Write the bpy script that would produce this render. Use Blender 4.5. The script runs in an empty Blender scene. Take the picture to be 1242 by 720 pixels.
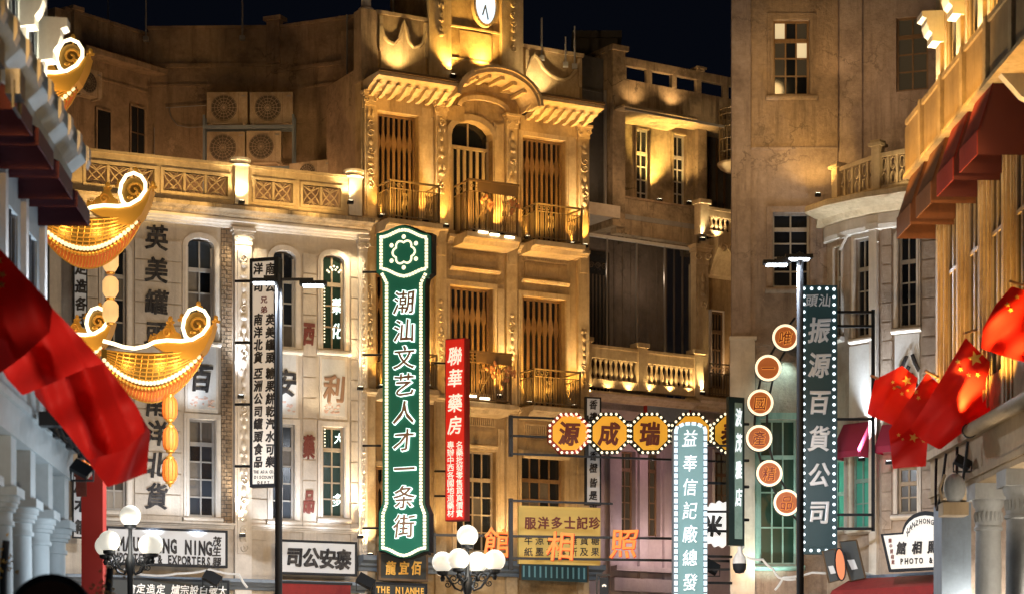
import bpy, math, random
from mathutils import Matrix, Vector
RD = random.Random(7)
S = bpy.context.scene
COL = S.collection
PI = math.pi
# ---------------------------------------------------------------- camera, sky, exposure
HX, HY, FP, CZ = 621.0, 900.0, 2760.0, 1.5      # photo pixel of the eye axis, horizon row, focal length in pixels, eye height
cam = bpy.data.cameras.new('camera'); camo = bpy.data.objects.new('camera', cam); COL.objects.link(camo)
camo.location = (0, 0, CZ); camo.rotation_euler = (PI/2, 0, 0)
cam.sensor_width = 36; cam.lens = 36*FP/1242; cam.shift_x = 0; cam.shift_y = (HY-360)/1242
cam.clip_end = 2000
cam.dof.use_dof = True; cam.dof.focus_distance = 56; cam.dof.aperture_fstop = 1.9
S.camera = camo
S.view_settings.view_transform = 'Standard'; S.view_settings.look = 'None'
S.view_settings.exposure = 0; S.view_settings.gamma = 1
try:
    S.cycles.use_denoising = True; S.cycles.use_light_tree = True
    S.cycles.max_bounces = 5; S.cycles.diffuse_bounces = 3; S.cycles.glossy_bounces = 2
    S.cycles.sample_clamp_indirect = 3; S.cycles.caustics_reflective = False; S.cycles.caustics_refractive = False
except Exception: pass
w = bpy.data.worlds.new('World'); S.world = w; w.use_nodes = True
nt = w.node_tree; bg = nt.nodes['Background']
sky = nt.nodes.new('ShaderNodeTexSky'); sky.sky_type = 'NISHITA'; sky.sun_disc = False
sky.sun_elevation = math.radians(-4); sky.sun_rotation = math.radians(200)
mx = nt.nodes.new('ShaderNodeMix'); mx.data_type = 'RGBA'; mx.inputs[0].default_value = 0.93
nt.links.new(sky.outputs[0], mx.inputs[6]); mx.inputs[7].default_value = (.032, .045, .085, 1)
nt.links.new(mx.outputs[2], bg.inputs[0]); bg.inputs[1].default_value = 0.055

UPG = 2.9; FILL_PW = 5500
GOLD = (1, .51, .095); WARM = (1, .76, .42); COOL = (.78, .88, 1); AMB = (1, .62, .32)

# ---------------------------------------------------------------- materials
def mat(name, col, rough=.7, metal=0., emit=None, es=0., stain=None, stain_amt=.6, sc=1., bump=0., var=0., trans=0., spec=None, crack=0.):
    m = bpy.data.materials.new(name); m.use_nodes = True
    t = m.node_tree; b = t.nodes['Principled BSDF']
    b.inputs['Roughness'].default_value = rough; b.inputs['Metallic'].default_value = metal
    b.inputs['Base Color'].default_value = (*col, 1)
    if spec is not None: b.inputs['Specular IOR Level'].default_value = spec
    if emit: b.inputs['Emission Color'].default_value = (*emit, 1); b.inputs['Emission Strength'].default_value = es
    if trans: b.inputs['Transmission Weight'].default_value = trans
    if stain or bump or var:
        g = t.nodes.new('ShaderNodeNewGeometry')
        def nz(scale, detail, sx=1, sy=1, sz=1, rg=.6):
            mp = t.nodes.new('ShaderNodeMapping'); mp.inputs['Scale'].default_value = (sx, sy, sz)
            t.links.new(g.outputs['Position'], mp.inputs[0])
            n = t.nodes.new('ShaderNodeTexNoise'); n.inputs['Scale'].default_value = scale
            n.inputs['Detail'].default_value = detail; n.inputs['Roughness'].default_value = rg
            t.links.new(mp.outputs[0], n.inputs[0]); return n
        def ramp(n, a, b_):
            r = t.nodes.new('ShaderNodeMapRange'); r.inputs[1].default_value = a; r.inputs[2].default_value = b_
            t.links.new(n.outputs[0], r.inputs[0]); return r
    if stain:
        n1 = ramp(nz(.9*sc, 7, rg=.68), .42, .68); n2 = ramp(nz(1.6*sc, 6, 2.2, 2.2, .22, .7), .45, .72)
        n3 = ramp(nz(9*sc, 4), .35, .75)
        mxm = t.nodes.new('ShaderNodeMath'); mxm.operation = 'MAXIMUM'; t.links.new(n1.outputs[0], mxm.inputs[0]); t.links.new(n2.outputs[0], mxm.inputs[1])
        m3 = t.nodes.new('ShaderNodeMath'); m3.operation = 'MULTIPLY'; m3.inputs[1].default_value = stain_amt; t.links.new(mxm.outputs[0], m3.inputs[0])
        c = t.nodes.new('ShaderNodeMix'); c.data_type = 'RGBA'
        c.inputs[6].default_value = (*col, 1); c.inputs[7].default_value = (*stain, 1); t.links.new(m3.outputs[0], c.inputs[0])
        c2 = t.nodes.new('ShaderNodeMix'); c2.data_type = 'RGBA'; c2.blend_type = 'MULTIPLY'
        m4 = t.nodes.new('ShaderNodeMath'); m4.operation = 'MULTIPLY'; m4.inputs[1].default_value = .35*stain_amt; t.links.new(n3.outputs[0], m4.inputs[0])
        t.links.new(m4.outputs[0], c2.inputs[0]); t.links.new(c.outputs[2], c2.inputs[6]); c2.inputs[7].default_value = (.35, .32, .3, 1)
        last = c2.outputs[2]
        if crack:
            dn = nz(2.2, 5); ad = t.nodes.new('ShaderNodeVectorMath'); ad.operation = 'MULTIPLY_ADD'; ad.inputs[1].default_value = (.9, .9, .9)
            t.links.new(dn.outputs['Color'], ad.inputs[0]); t.links.new(g.outputs['Position'], ad.inputs[2])
            vo = t.nodes.new('ShaderNodeTexVoronoi'); vo.feature = 'DISTANCE_TO_EDGE'; vo.inputs['Scale'].default_value = .75; t.links.new(ad.outputs[0], vo.inputs[0])
            r1 = t.nodes.new('ShaderNodeMapRange'); r1.inputs[1].default_value = .004; r1.inputs[2].default_value = .022; r1.inputs[3].default_value = 1; r1.inputs[4].default_value = 0; t.links.new(vo.outputs['Distance'], r1.inputs[0])
            pk = ramp(nz(.55, 3), .5, .62); m5 = t.nodes.new('ShaderNodeMath'); m5.operation = 'MULTIPLY'; t.links.new(r1.outputs[0], m5.inputs[0]); t.links.new(pk.outputs[0], m5.inputs[1])
            m6 = t.nodes.new('ShaderNodeMath'); m6.operation = 'MULTIPLY'; m6.inputs[1].default_value = crack; t.links.new(m5.outputs[0], m6.inputs[0])
            c3 = t.nodes.new('ShaderNodeMix'); c3.data_type = 'RGBA'; t.links.new(m6.outputs[0], c3.inputs[0]); t.links.new(last, c3.inputs[6]); c3.inputs[7].default_value = (stain[0]*.4, stain[1]*.4, stain[2]*.4, 1)
            # flaked patches showing a paler undercoat
            pt = ramp(nz(1.7, 8, rg=.75), .655, .675); c4 = t.nodes.new('ShaderNodeMix'); c4.data_type = 'RGBA'; m7 = t.nodes.new('ShaderNodeMath'); m7.operation = 'MULTIPLY'; m7.inputs[1].default_value = .7*crack
            t.links.new(pt.outputs[0], m7.inputs[0]); t.links.new(m7.outputs[0], c4.inputs[0]); t.links.new(c3.outputs[2], c4.inputs[6]); c4.inputs[7].default_value = (min(1, col[0]*1.5), min(1, col[1]*1.5), min(1, col[2]*1.5), 1)
            last = c4.outputs[2]
        t.links.new(last, b.inputs['Base Color'])
    if var:
        oi = t.nodes.new('ShaderNodeObjectInfo'); hs = t.nodes.new('ShaderNodeHueSaturation')
        mr = t.nodes.new('ShaderNodeMapRange'); mr.inputs[3].default_value = 1-var; mr.inputs[4].default_value = 1+var
        t.links.new(oi.outputs['Random'], mr.inputs[0]); t.links.new(mr.outputs[0], hs.inputs['Value'])
        if b.inputs['Base Color'].is_linked: t.links.new(b.inputs['Base Color'].links[0].from_socket, hs.inputs['Color'])
        else: hs.inputs['Color'].default_value = (*col, 1)
        t.links.new(hs.outputs[0], b.inputs['Base Color'])
    if bump:
        nb = nz(11, 9, rg=.72); bp = t.nodes.new('ShaderNodeBump'); bp.inputs['Strength'].default_value = bump; bp.inputs['Distance'].default_value = .04
        t.links.new(nb.outputs[0], bp.inputs['Height']); t.links.new(bp.outputs[0], b.inputs['Normal'])
    return m
def em(name, col, s, base=(.5, .5, .5)):
    return mat(name, base, .5, emit=col, es=s)
M = {}
M['gold_plaster'] = mat('ochre_plaster', (.50, .365, .20), .85, stain=(.17, .11, .05), stain_amt=.85, bump=.45)
M['gold_trim'] = mat('ochre_trim', (.57, .44, .27), .8, stain=(.24, .165, .085), stain_amt=.65, sc=1.6, bump=.3)
M['pale'] = mat('pale_render', (.62, .55, .46), .85, stain=(.26, .21, .17), stain_amt=.5, bump=.3, var=.07)
M['pale_trim'] = mat('pale_trim', (.72, .66, .58), .75, stain=(.36, .31, .27), stain_amt=.45, bump=.2)
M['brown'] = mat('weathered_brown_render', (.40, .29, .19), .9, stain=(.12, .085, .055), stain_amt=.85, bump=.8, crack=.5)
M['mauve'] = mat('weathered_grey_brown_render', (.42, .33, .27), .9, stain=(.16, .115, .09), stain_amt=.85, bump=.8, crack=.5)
M['stained'] = mat('streaked_render', (.45, .35, .23), .9, stain=(.08, .06, .04), stain_amt=.95, bump=.6, crack=.8)
M['slate'] = mat('dark_slate_render', (.085, .085, .085), .8, stain=(.03, .03, .03), bump=.3)
M['lilac'] = mat('lilac_render', (.46, .38, .39), .85, stain=(.25, .2, .24), stain_amt=.4, bump=.2)
M['wood'] = mat('brown_varnished_wood', (.25, .155, .075), .45, stain=(.10, .045, .02), stain_amt=.6, sc=3, bump=.2, var=.15)
M['woodl'] = mat('painted_wood', (.42, .34, .24), .6, stain=(.2, .15, .1), stain_amt=.5, sc=2)
M['sash'] = mat('grey_painted_sash', (.40, .38, .35), .6, stain=(.2, .18, .16), stain_amt=.5, sc=2)
M['glass'] = mat('dark_window_glass', (.012, .014, .018), .12, var=.5, spec=.6)
M['glassc'] = mat('curtained_window_glass', (.13, .115, .10), .3, stain=(.05, .045, .04), sc=3, var=.3)
M['glassb'] = mat('bluish_window_glass', (.03, .038, .05), .15, var=.4)
M['glassg'] = mat('green_lit_window_glass', (.015, .03, .022), .15, emit=(.12, .30, .16), es=.022)
M['glassw'] = mat('dim_window_glass', (.03, .025, .02), .15, emit=(1, .7, .35), es=.03, var=.4)
M['glasslit'] = em('lit_window_glass', (1, .78, .42), .55)
M['iron'] = mat('black_iron', (.02, .022, .025), .45, .6)
M['ironl'] = mat('painted_balcony_iron', (.17, .125, .07), .5, .3)
M['rail'] = mat('brown_rail_iron', (.14, .09, .05), .5, .3)
M['white'] = mat('white_paint', (.7, .7, .68), .5, stain=(.45, .42, .4), stain_amt=.4, sc=2)
M['blackp'] = mat('black_paint', (.012, .014, .018), .6, spec=.25)
M['inkp'] = mat('black_lettering_paint', (.012, .012, .015), .7, spec=.2, stain=(.16, .145, .13), stain_amt=.55, sc=5)
M['redp'] = mat('dark_red_lettering_paint', (.15, .022, .014), .6, stain=(.25, .12, .08), stain_amt=.4, sc=5)
M['bluegrey'] = mat('blue_grey_paint', (.20, .25, .31), .6, stain=(.1, .12, .15), stain_amt=.5, sc=2)
M['concrete'] = mat('concrete', (.3, .29, .27), .9, stain=(.15, .14, .13), bump=.3)
M['asphalt'] = mat('asphalt', (.05, .05, .052), .8, stain=(.03, .03, .03), bump=.4)
M['paving'] = mat('granite_paving', (.28, .26, .24), .7, stain=(.15, .14, .13), bump=.3)
M['gilt'] = mat('gilded_metal', (.85, .42, .07), .35, .55, emit=(1, .45, .06), es=.10, var=.1)
M['giltd'] = mat('dark_gilt_ribs', (.30, .17, .035), .4, .5, emit=(1, .5, .08), es=.02)
M['hullred'] = mat('orange_lacquer_hull', (.75, .16, .03), .35, emit=(1, .22, .03), es=.22)
M['neon'] = em('warm_white_neon_tube', (1, .84, .50), 2.6)
M['bulbw'] = em('warm_white_bulb', (1, .86, .56), 1.5)
M['ring'] = em('cream_neon_ring', (1, .80, .52), 1.25)
M['seg'] = em('pale_blue_light_segment', (.62, .90, 1), .95)
M['bulbc'] = em('cool_white_bulb', (.82, .95, 1), 1.8)
M['bulbr'] = em('red_bulb', (1, .18, .1), 2.2)
M['lantern'] = mat('orange_lantern_silk', (.8, .26, .04), .6, emit=(1, .27, .03), es=.5)
M['globe'] = mat('opal_glass_globe', (.85, .83, .74), .25, emit=(1, .95, .80), es=.55)
M['led'] = em('led_lamp_face', (.85, .93, 1), 14)
M['lens'] = em('floodlight_lens', (1, .85, .55), 6)
M['lensc'] = em('cool_floodlight_lens', (.85, .93, 1), 6)
M['clock'] = em('lit_clock_face', (.80, .92, 1), 1.25)
M['green'] = mat('green_sign_enamel', (.012, .12, .075), .4, emit=(.02, .35, .22), es=.10)
M['teal'] = mat('teal_sign_enamel', (.018, .05, .062), .4, emit=(.05, .2, .24), es=.06)
M['tealn'] = mat('dark_green_sign_casing', (.01, .025, .025), .5)
M['round'] = mat('glowing_white_disc', (.6, .6, .6), .5, emit=(1, .97, .93), es=.75)
M['tealb'] = mat('pale_teal_sign_enamel', (.13, .25, .27), .5, emit=(.2, .5, .55), es=.20)
M['signred'] = mat('bright_red_sign_face', (.6, .02, .012), .45, emit=(1, .03, .015), es=.30)
M['signredd'] = mat('red_sign_casing', (.25, .012, .01), .45)
M['signw'] = mat('backlit_white_sign_face', (.68, .64, .58), .6, emit=(1, .92, .82), es=.22)
M['signc'] = mat('grey_white_sign_face', (.5, .5, .5), .6, emit=(.9, .95, 1), es=.08)
M['amber'] = mat('amber_sign_face', (.75, .36, .03), .5, emit=(1, .50, .04), es=.40)
M['yellow'] = mat('mustard_board', (.55, .38, .09), .6, emit=(1, .72, .2), es=.12)
M['disc'] = mat('orange_lit_disc', (.36, .09, .02), .5, emit=(1, .28, .06), es=.17)
M['neonc'] = em('cool_white_neon', (.75, 1, .92), 2.0)
M['textw'] = em('white_lit_lettering', (.88, .97, 1), .9)
M['textcream'] = em('cream_lit_lettering', (1, .82, .62), .85)
M['silver'] = mat('brushed_steel_lettering', (.62, .64, .66), .35, .6, emit=(.8, .9, 1), es=.12)
M['bronze'] = mat('bronze_lettering', (.32, .19, .12), .4, .3)
M['orangeneon'] = em('orange_neon_lettering', (1, .36, .055), .85, (.2, .05, .01))
M['goldtext'] = mat('gold_lettering', (.75, .45, .1), .4, .4, emit=(1, .5, .1), es=.18)
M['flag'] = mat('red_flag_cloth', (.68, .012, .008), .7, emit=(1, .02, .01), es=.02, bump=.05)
_t = M['flag'].node_tree; _tl = _t.nodes.new('ShaderNodeBsdfTranslucent'); _tl.inputs[0].default_value = (.8, .03, .01, 1); _mx = _t.nodes.new('ShaderNodeMixShader'); _mx.inputs[0].default_value = .3
_t.links.new(_t.nodes['Principled BSDF'].outputs[0], _mx.inputs[1]); _t.links.new(_tl.outputs[0], _mx.inputs[2]); _t.links.new(_mx.outputs[0], _t.nodes['Material Output'].inputs[0])
M['flagy'] = mat('yellow_flag_star', (.8, .52, .12), .7)
M['maroon'] = mat('maroon_canvas', (.065, .008, .013), .8)
M['redcanvas'] = mat('red_canvas', (.24, .014, .012), .8, stain=(.12, .01, .01), stain_amt=.5, sc=2, bump=.2)
M['browncanvas'] = mat('brown_canvas', (.17, .065, .03), .8, stain=(.09, .035, .02), sc=2)
M['magcanvas'] = mat('magenta_canvas', (.40, .03, .08), .75)
M['redpost'] = mat('red_lacquer_post', (.42, .03, .025), .45, emit=(1, .05, .03), es=.03)
M['colw'] = mat('pale_blue_grey_stone', (.40, .46, .48), .7, stain=(.25, .29, .3), stain_amt=.4, bump=.15)
M['colw2'] = mat('grey_stone', (.36, .36, .35), .7, stain=(.2, .2, .19), stain_amt=.6, bump=.2)
M['tanstone'] = mat('tan_stone_beam', (.42, .30, .17), .8, stain=(.2, .14, .08), stain_amt=.6, bump=.4)
M['ac'] = mat('yellowed_plastic_casing', (.50, .41, .30), .5, stain=(.26, .18, .11), stain_amt=.8, sc=3, var=.2)
M['acfan'] = mat('fan_grille', (.09, .075, .06), .6)
M['greencur'] = mat('green_curtain', (.05, .3, .22), .7, emit=(.1, .6, .42), es=.10)
M['wing'] = mat('warm_grey_render', (.46, .38, .31), .85, stain=(.22, .16, .12), stain_amt=.7, bump=.5, var=.08, crack=.3)
M['greenw'] = mat('green_painted_joinery', (.24, .36, .32), .6, stain=(.08, .2, .17), sc=2)
M['tin'] = mat('galvanised_pipe', (.35, .34, .33), .45, .6)
M['petal'] = mat('faded_flower_paint', (.62, .42, .34), .8)
M['chalk'] = mat('menu_board', (.03, .035, .035), .6)
M['orangep'] = mat('orange_plastic', (.75, .22, .08), .5)

# ---------------------------------------------------------------- geometry helpers
class MB:
    def __init__(s): s.v = []; s.f = []; s.sm = False
    def add(s, vs, fs):
        n = len(s.v); s.v += [tuple(p) for p in vs]; s.f += [tuple(i+n for i in f) for f in fs]; return s
    def box(s, x0, x1, y0, y1, z0, z1):
        return s.add([(x0,y0,z0),(x1,y0,z0),(x1,y1,z0),(x0,y1,z0),(x0,y0,z1),(x1,y0,z1),(x1,y1,z1),(x0,y1,z1)],
                     [(0,3,2,1),(4,5,6,7),(0,1,5,4),(1,2,6,5),(2,3,7,6),(3,0,4,7)])
    def prism(s, poly, y0, y1):            # polygon in (x,z), extruded along y
        n = len(poly)
        vs = [(x, y0, z) for x, z in poly]+[(x, y1, z) for x, z in poly]
        return s.add(vs, [tuple(range(n)), tuple(range(2*n-1, n-1, -1))]+[(i, i+n, (i+1) % n+n, (i+1) % n) for i in range(n)])
    def extx(s, poly, x0, x1):             # profile in (y,z), extruded along x
        n = len(poly)
        vs = [(x0, y, z) for y, z in poly]+[(x1, y, z) for y, z in poly]
        return s.add(vs, [tuple(range(n)), tuple(range(2*n-1, n-1, -1))]+[(i, i+n, (i+1) % n+n, (i+1) % n) for i in range(n)])
    def sweep(s, prof, path):              # profile [(out,z)] swept along world path; out = towards camera side
        k = len(path); n = len(prof); vs = []
        for i, p in enumerate(path):
            a = Vector(path[max(i-1, 0)]); b = Vector(path[min(i+1, k-1)]); d = (b-a).normalized(); nx = (d.y, -d.x)
            vs += [(p[0]+nx[0]*o, p[1]+nx[1]*o, z) for o, z in prof]
        fs = [tuple(range(n)), tuple(range(k*n-1, (k-1)*n-1, -1))]
        for i in range(k-1):
            for j in range(n): fs.append((i*n+j, i*n+(j+1) % n, (i+1)*n+(j+1) % n, (i+1)*n+j))
        return s.add(vs, fs)
    def lathe(s, prof, cx=0, cy=0, z0=0, n=12):
        s.sm = True; k = len(prof); vs = []
        for r, z in prof: vs += [(cx+r*math.cos(2*PI*j/n), cy+r*math.sin(2*PI*j/n), z0+z) for j in range(n)]
        fs = [tuple(range(n-1, -1, -1)), tuple(range((k-1)*n, k*n))]
        for i in range(k-1):
            for j in range(n): fs.append((i*n+j, i*n+(j+1) % n, (i+1)*n+(j+1) % n, (i+1)*n+j))
        return s.add(vs, fs)
    def ell(s, c, r, n=8, m=6):
        if not hasattr(r, '__len__'): r = (r, r, r)
        s.sm = True; vs = [(c[0], c[1], c[2]-r[2])]
        for i in range(1, m):
            a = -PI/2+PI*i/m
            vs += [(c[0]+r[0]*math.cos(a)*math.cos(2*PI*j/n), c[1]+r[1]*math.cos(a)*math.sin(2*PI*j/n), c[2]+r[2]*math.sin(a)) for j in range(n)]
        vs.append((c[0], c[1], c[2]+r[2])); L = len(vs)-1; fs = []
        for j in range(n):
            fs.append((0, 1+(j+1) % n, 1+j)); fs.append((L, 1+(m-2)*n+j, 1+(m-2)*n+(j+1) % n))
            for i in range(m-2): fs.append((1+i*n+j, 1+i*n+(j+1) % n, 1+(i+1)*n+(j+1) % n, 1+(i+1)*n+j))
        return s.add(vs, fs)
    def tube(s, pts, r, n=6, closed=False, r2=None):
        s.sm = True; pts = [Vector(p) for p in pts]; k = len(pts); vs = []
        for i, p in enumerate(pts):
            a = pts[(i-1) % k] if closed else pts[max(i-1, 0)]; b = pts[(i+1) % k] if closed else pts[min(i+1, k-1)]
            d = (b-a).normalized() if (b-a).length > 1e-9 else Vector((0, 0, 1))
            up = Vector((0, 1, 0)) if abs(d.y) < .9 else Vector((1, 0, 0))
            e1 = d.cross(up).normalized(); e2 = d.cross(e1).normalized()
            rr = r if r2 is None else r+(r2-r)*i/(k-1)
            vs += [p+rr*(math.cos(2*PI*j/n)*e1+math.sin(2*PI*j/n)*e2) for j in range(n)]
        fs = []
        for i in range(k if closed else k-1):
            i2 = (i+1) % k
            for j in range(n): fs.append((i*n+j, i*n+(j+1) % n, i2*n+(j+1) % n, i2*n+j))
        if not closed: fs += [tuple(range(n-1, -1, -1)), tuple(range((k-1)*n, k*n))]
        return s.add(vs, fs)
    def spiral(s, cx, y, cz, r0, turns, r, a0=0, cw=1, n=5, steps=14, sx=1, dy=0):
        pts = []
        for i in range(steps+1):
            t = i/steps; a = a0+cw*turns*2*PI*t; q = r0*(1-.85*t)
            pts.append((cx+q*math.cos(a)*sx, y, cz+q*math.sin(a)))
        return s.tube(pts, r, n)
    def mesh(s, name, m):
        me = bpy.data.meshes.new(name); me.from_pydata(s.v, [], s.f)
        if m: me.materials.append(m)
        if s.sm:
            me.shade_smooth(); me.set_sharp_from_angle(angle=math.radians(38))
        me.update(); return me
MW = {}
def put(o, parent, Mx):
    COL.objects.link(o)
    if parent is not None:
        o.parent = parent; o.matrix_basis = MW[parent.name].inverted() @ Mx
    else: o.matrix_basis = Mx
    MW[o.name] = Mx.copy(); return o
def meta(o, label=None, cat=None, group=None, kind=None):
    if label: o['label'] = label
    if cat: o['category'] = cat
    if group: o['group'] = group
    if kind: o['kind'] = kind
    return o
I4 = Matrix.Identity(4)
def thing(name, label, cat, Mx=I4, group=None):
    return meta(put(bpy.data.objects.new(name, None), None, Mx), label, cat, group)
def part(name, mb, m, parent, Mx=I4, label=None, kind=None):
    me = mb.mesh(name, M[m] if isinstance(m, str) else m) if isinstance(mb, MB) else mb
    return meta(put(bpy.data.objects.new(name, me), parent, Mx), label, None, None, kind)
def T(x, y, z): return Matrix.Translation((x, y, z))
def wp(px, py, D): return Vector(((px-HX)/FP*D, D, CZ+(HY-py)/FP*D))
class Fac:
    def __init__(s, x0, D0, x1, D1):
        A = Vector(((x0-HX)/FP*D0, D0)); B = Vector(((x1-HX)/FP*D1, D1)); s.A = A; s.u = (B-A).normalized(); s.n = Vector((-s.u.y, s.u.x))
        s.L = (B-A).length; s.M = T(A.x, A.y, 0) @ Matrix.Rotation(math.atan2(s.u.y, s.u.x), 4, 'Z')
    def uz(s, px, py, off=0.):
        r = Vector(((px-HX)/FP, 1)); t = (off+s.A.dot(s.n))/r.dot(s.n); P = r*t
        return (P-s.A).dot(s.u), CZ+(HY-py)/FP*t
    def U(s, px, off=0.): return s.uz(px, 0, off)[0]
    def Z(s, px, py, off=0.): return s.uz(px, py, off)[1]
    def rc(s, px0, py0, px1, py1, off=0.):
        c = (px0+px1)/2
        return s.U(px0, off), s.U(px1, off), s.Z(c, py1, off), s.Z(c, py0, off)
    def bx(s, mb, px0, py0, px1, py1, yf, yb):        # box whose front face (at yf) covers the pixels
        u0, u1, z0, z1 = s.rc(px0, py0, px1, py1, yf); mb.box(u0, u1, yf, yb, z0, z1); return mb
    def w(s, u, y, z): return s.M @ Vector((u, y, z))
    def at(s, px, py, off): u, z = s.uz(px, py, off); return s.M @ T(u, off, z)
def light(kind, loc, power, col, parent=None, tgt=None, size=.1, ang=70, blend=.8):
    l = bpy.data.lights.new('lamp_light', kind); l.energy = power; l.color = col
    if kind == 'SPOT': l.spot_size = math.radians(ang); l.spot_blend = blend; l.shadow_soft_size = size
    elif kind == 'POINT': l.shadow_soft_size = size
    else: l.size = size
    o = bpy.data.objects.new('lamp_light', l); Mx = T(*loc)
    if tgt is not None: Mx = Mx @ (Vector(tgt)-Vector(loc)).to_track_quat('-Z', 'Y').to_matrix().to_4x4()
    return put(o, parent, Mx)
def uplight(F, b, px, py, off, power, col=GOLD, lean=0.12, ang=75, du=0, fix=True, size=.06, down=False, lens='lens'):
    u, z = F.uz(px, py, off)
    s = -1 if down else 1
    loc = F.w(u, off, z+.06*s); tgt = F.w(u+du, off+lean, z+1*s)
    light('SPOT', loc, power*UPG, col, b, tgt, size, ang)
    if fix:
        h = MB().box(u-.07, u+.07, off-.05, off+.05, z-.05, z+.03); o = part('floodlight', h, 'iron', b, F.M)
        part('lens', MB().box(u-.05, u+.05, off-.035, off+.035, z+(.031 if s > 0 else -.06), z+(.04 if s > 0 else -.051)), lens, o, F.M)
# glyph meshes
GC = {}
def glyph(ch, bold, depth, shear=0):
    k = (ch, bold, depth, shear)
    if k not in GC:
        c = bpy.data.curves.new('glyph', 'FONT'); c.body = ch; c.size = 1; c.resolution_u = 2; c.align_x = 'CENTER'
        c.extrude = depth/2; c.bevel_depth = bold*(.75 if ord(ch) > 0x2000 else 1); c.bevel_resolution = 0; c.shear = 0
        o = bpy.data.objects.new('glyph', c); COL.objects.link(o); bpy.context.view_layer.update()
        me = bpy.data.meshes.new_from_object(o.evaluated_get(bpy.context.evaluated_depsgraph_get()))
        bpy.data.objects.remove(o); v = [x.co.copy() for x in me.vertices]
        cjk = ord(ch) > 0x2000
        cx = 0 if cjk else 0; cy = .38 if cjk else .36
        q = []
        for p in v:
            x, z = p.x-cx, p.y-cy
            wob = 1+.05*math.sin(9*x+5*z+ord(ch) % 7)
            q.append((x*wob+shear*z, -p.z*(depth/2)/(depth/2+bold+1e-6), z*wob+.06*shear*x))
        fs = [tuple(f.vertices) for f in me.polygons]
        if bold > .02 and cjk:      # second impression of the brush, slightly right and behind
            n = len(q); h = bold*.9; q = q+[(x+h, y+.004, z-h*.35) for x, y, z in q]; fs = fs+[tuple(i+n for i in f) for f in fs]
        GC[k] = (q, fs); bpy.data.meshes.remove(me)
    return GC[k]
GM = {}
def char(ch, F, px, py, size, off, m, parent, bold=.03, depth=.05, sx=1., name='character', shear=0.12, rot=0):
    """one raised character; size = height in photo pixels of its em box"""
    u, z = F.uz(px, py, off); s = size*dist(F, px, off)/FP
    k = (ch, bold, depth, m, shear)
    if k not in GM:
        v, f = glyph(ch, bold, depth, shear); me = bpy.data.meshes.new('character'); me.from_pydata(v, [], f); me.materials.append(M[m]); GM[k] = me
    return meta(put(bpy.data.objects.new(name, GM[k]), parent, F.M @ T(u, off, z) @ Matrix.Rotation(rot, 4, 'Y') @ Matrix.Diagonal((s*sx, s, s, 1))))
def dist(F, px, off=0.):
    r = Vector(((px-HX)/FP, 1)); return (off+F.A.dot(F.n))/r.dot(F.n)
def textline(txt, F, px0, py0, dx, dy, size, off, m, parent, bold=.02, depth=.04, sx=1., name='lettering', shear=0., vertical=False, adv=None):
    """small lettering joined in one mesh: characters stepped by dx,dy pixels"""
    mb = MB(); x, y = px0, py0
    for ch in txt:
        if ch != ' ':
            v, f = glyph(ch, bold, depth, shear); u, z = F.uz(x, y, off); s = size*dist(F, x, off)/FP
            mb.add([(u+p[0]*s*sx, off+p[1]*s, z+p[2]*s) for p in v], f)
        x += dx; y += dy
    return part(name, mb, m, parent, F.M, kind='stuff')
# ---------------------------------------------------------------- architecture helpers
def wall_holes(F, u0, u1, z0, z1, holes, th=.3, y=0.):
    us = sorted({u0, u1, *[h[0] for h in holes], *[h[1] for h in holes]}); zs = sorted({z0, z1, *[h[2] for h in holes], *[h[3] for h in holes]})
    us = [u for u in us if u0 <= u <= u1]; zs = [z for z in zs if z0 <= z <= z1]
    mb = MB()
    for a, b in zip(us, us[1:]):
        for c, d in zip(zs, zs[1:]):
            mu, mz = (a+b)/2, (c+d)/2
            if any(h[0] < mu < h[1] and h[2] < mz < h[3] for h in holes): continue
            mb.add([(a,y,c),(b,y,c),(b,y,d),(a,y,d)], [(0,1,2,3)])
    for h in holes:
        a, b, c, d = h[:4]
        mb.add([(a,y,c),(b,y,c),(b,y,d),(a,y,d),(a,y+th,c),(b,y+th,c),(b,y+th,d),(a,y+th,d)], [(0,4,5,1),(1,5,6,2),(2,6,7,3),(3,7,4,0)])
    # closing sides so that the wall has its thickness
    mb.add([(u0,y,z0),(u0,y,z1),(u0,y+th,z1),(u0,y+th,z0)], [(0,1,2,3)]); mb.add([(u1,y,z0),(u1,y,z1),(u1,y+th,z1),(u1,y+th,z0)], [(0,1,2,3)])
    mb.add([(u0,y,z1),(u1,y,z1),(u1,y+th,z1),(u0,y+th,z1)], [(0,1,2,3)])
    return mb
def archtop(u0, u1, z1, rise, n=8):
    """points of the arch curve from left spring to right spring, top touching z1"""
    c = (u0+u1)/2; a = (u1-u0)/2
    return [(c-a*math.cos(PI*i/n), z1-rise+rise*math.sin(PI*i/n)) for i in range(n+1)]
def slat_mesh(wd, h, fancy=True):
    mb = MB(); a = wd/2; b = a*.45
    if fancy: poly = [(-b,0),(b,0),(b,h*.55),(b*1.0,h*.66),(a,h*.74),(a*.75,h*.80),(b*.9,h*.84),(b*.9,h),(-b*.9,h),(-b*.9,h*.84),(-a*.75,h*.80),(-a,h*.74),(-b,h*.66),(-b,h*.55)]
    else: poly = [(-b,0),(b,0),(b,h),(-b,h)]
    return mb.prism(poly, -.02, .02)
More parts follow.
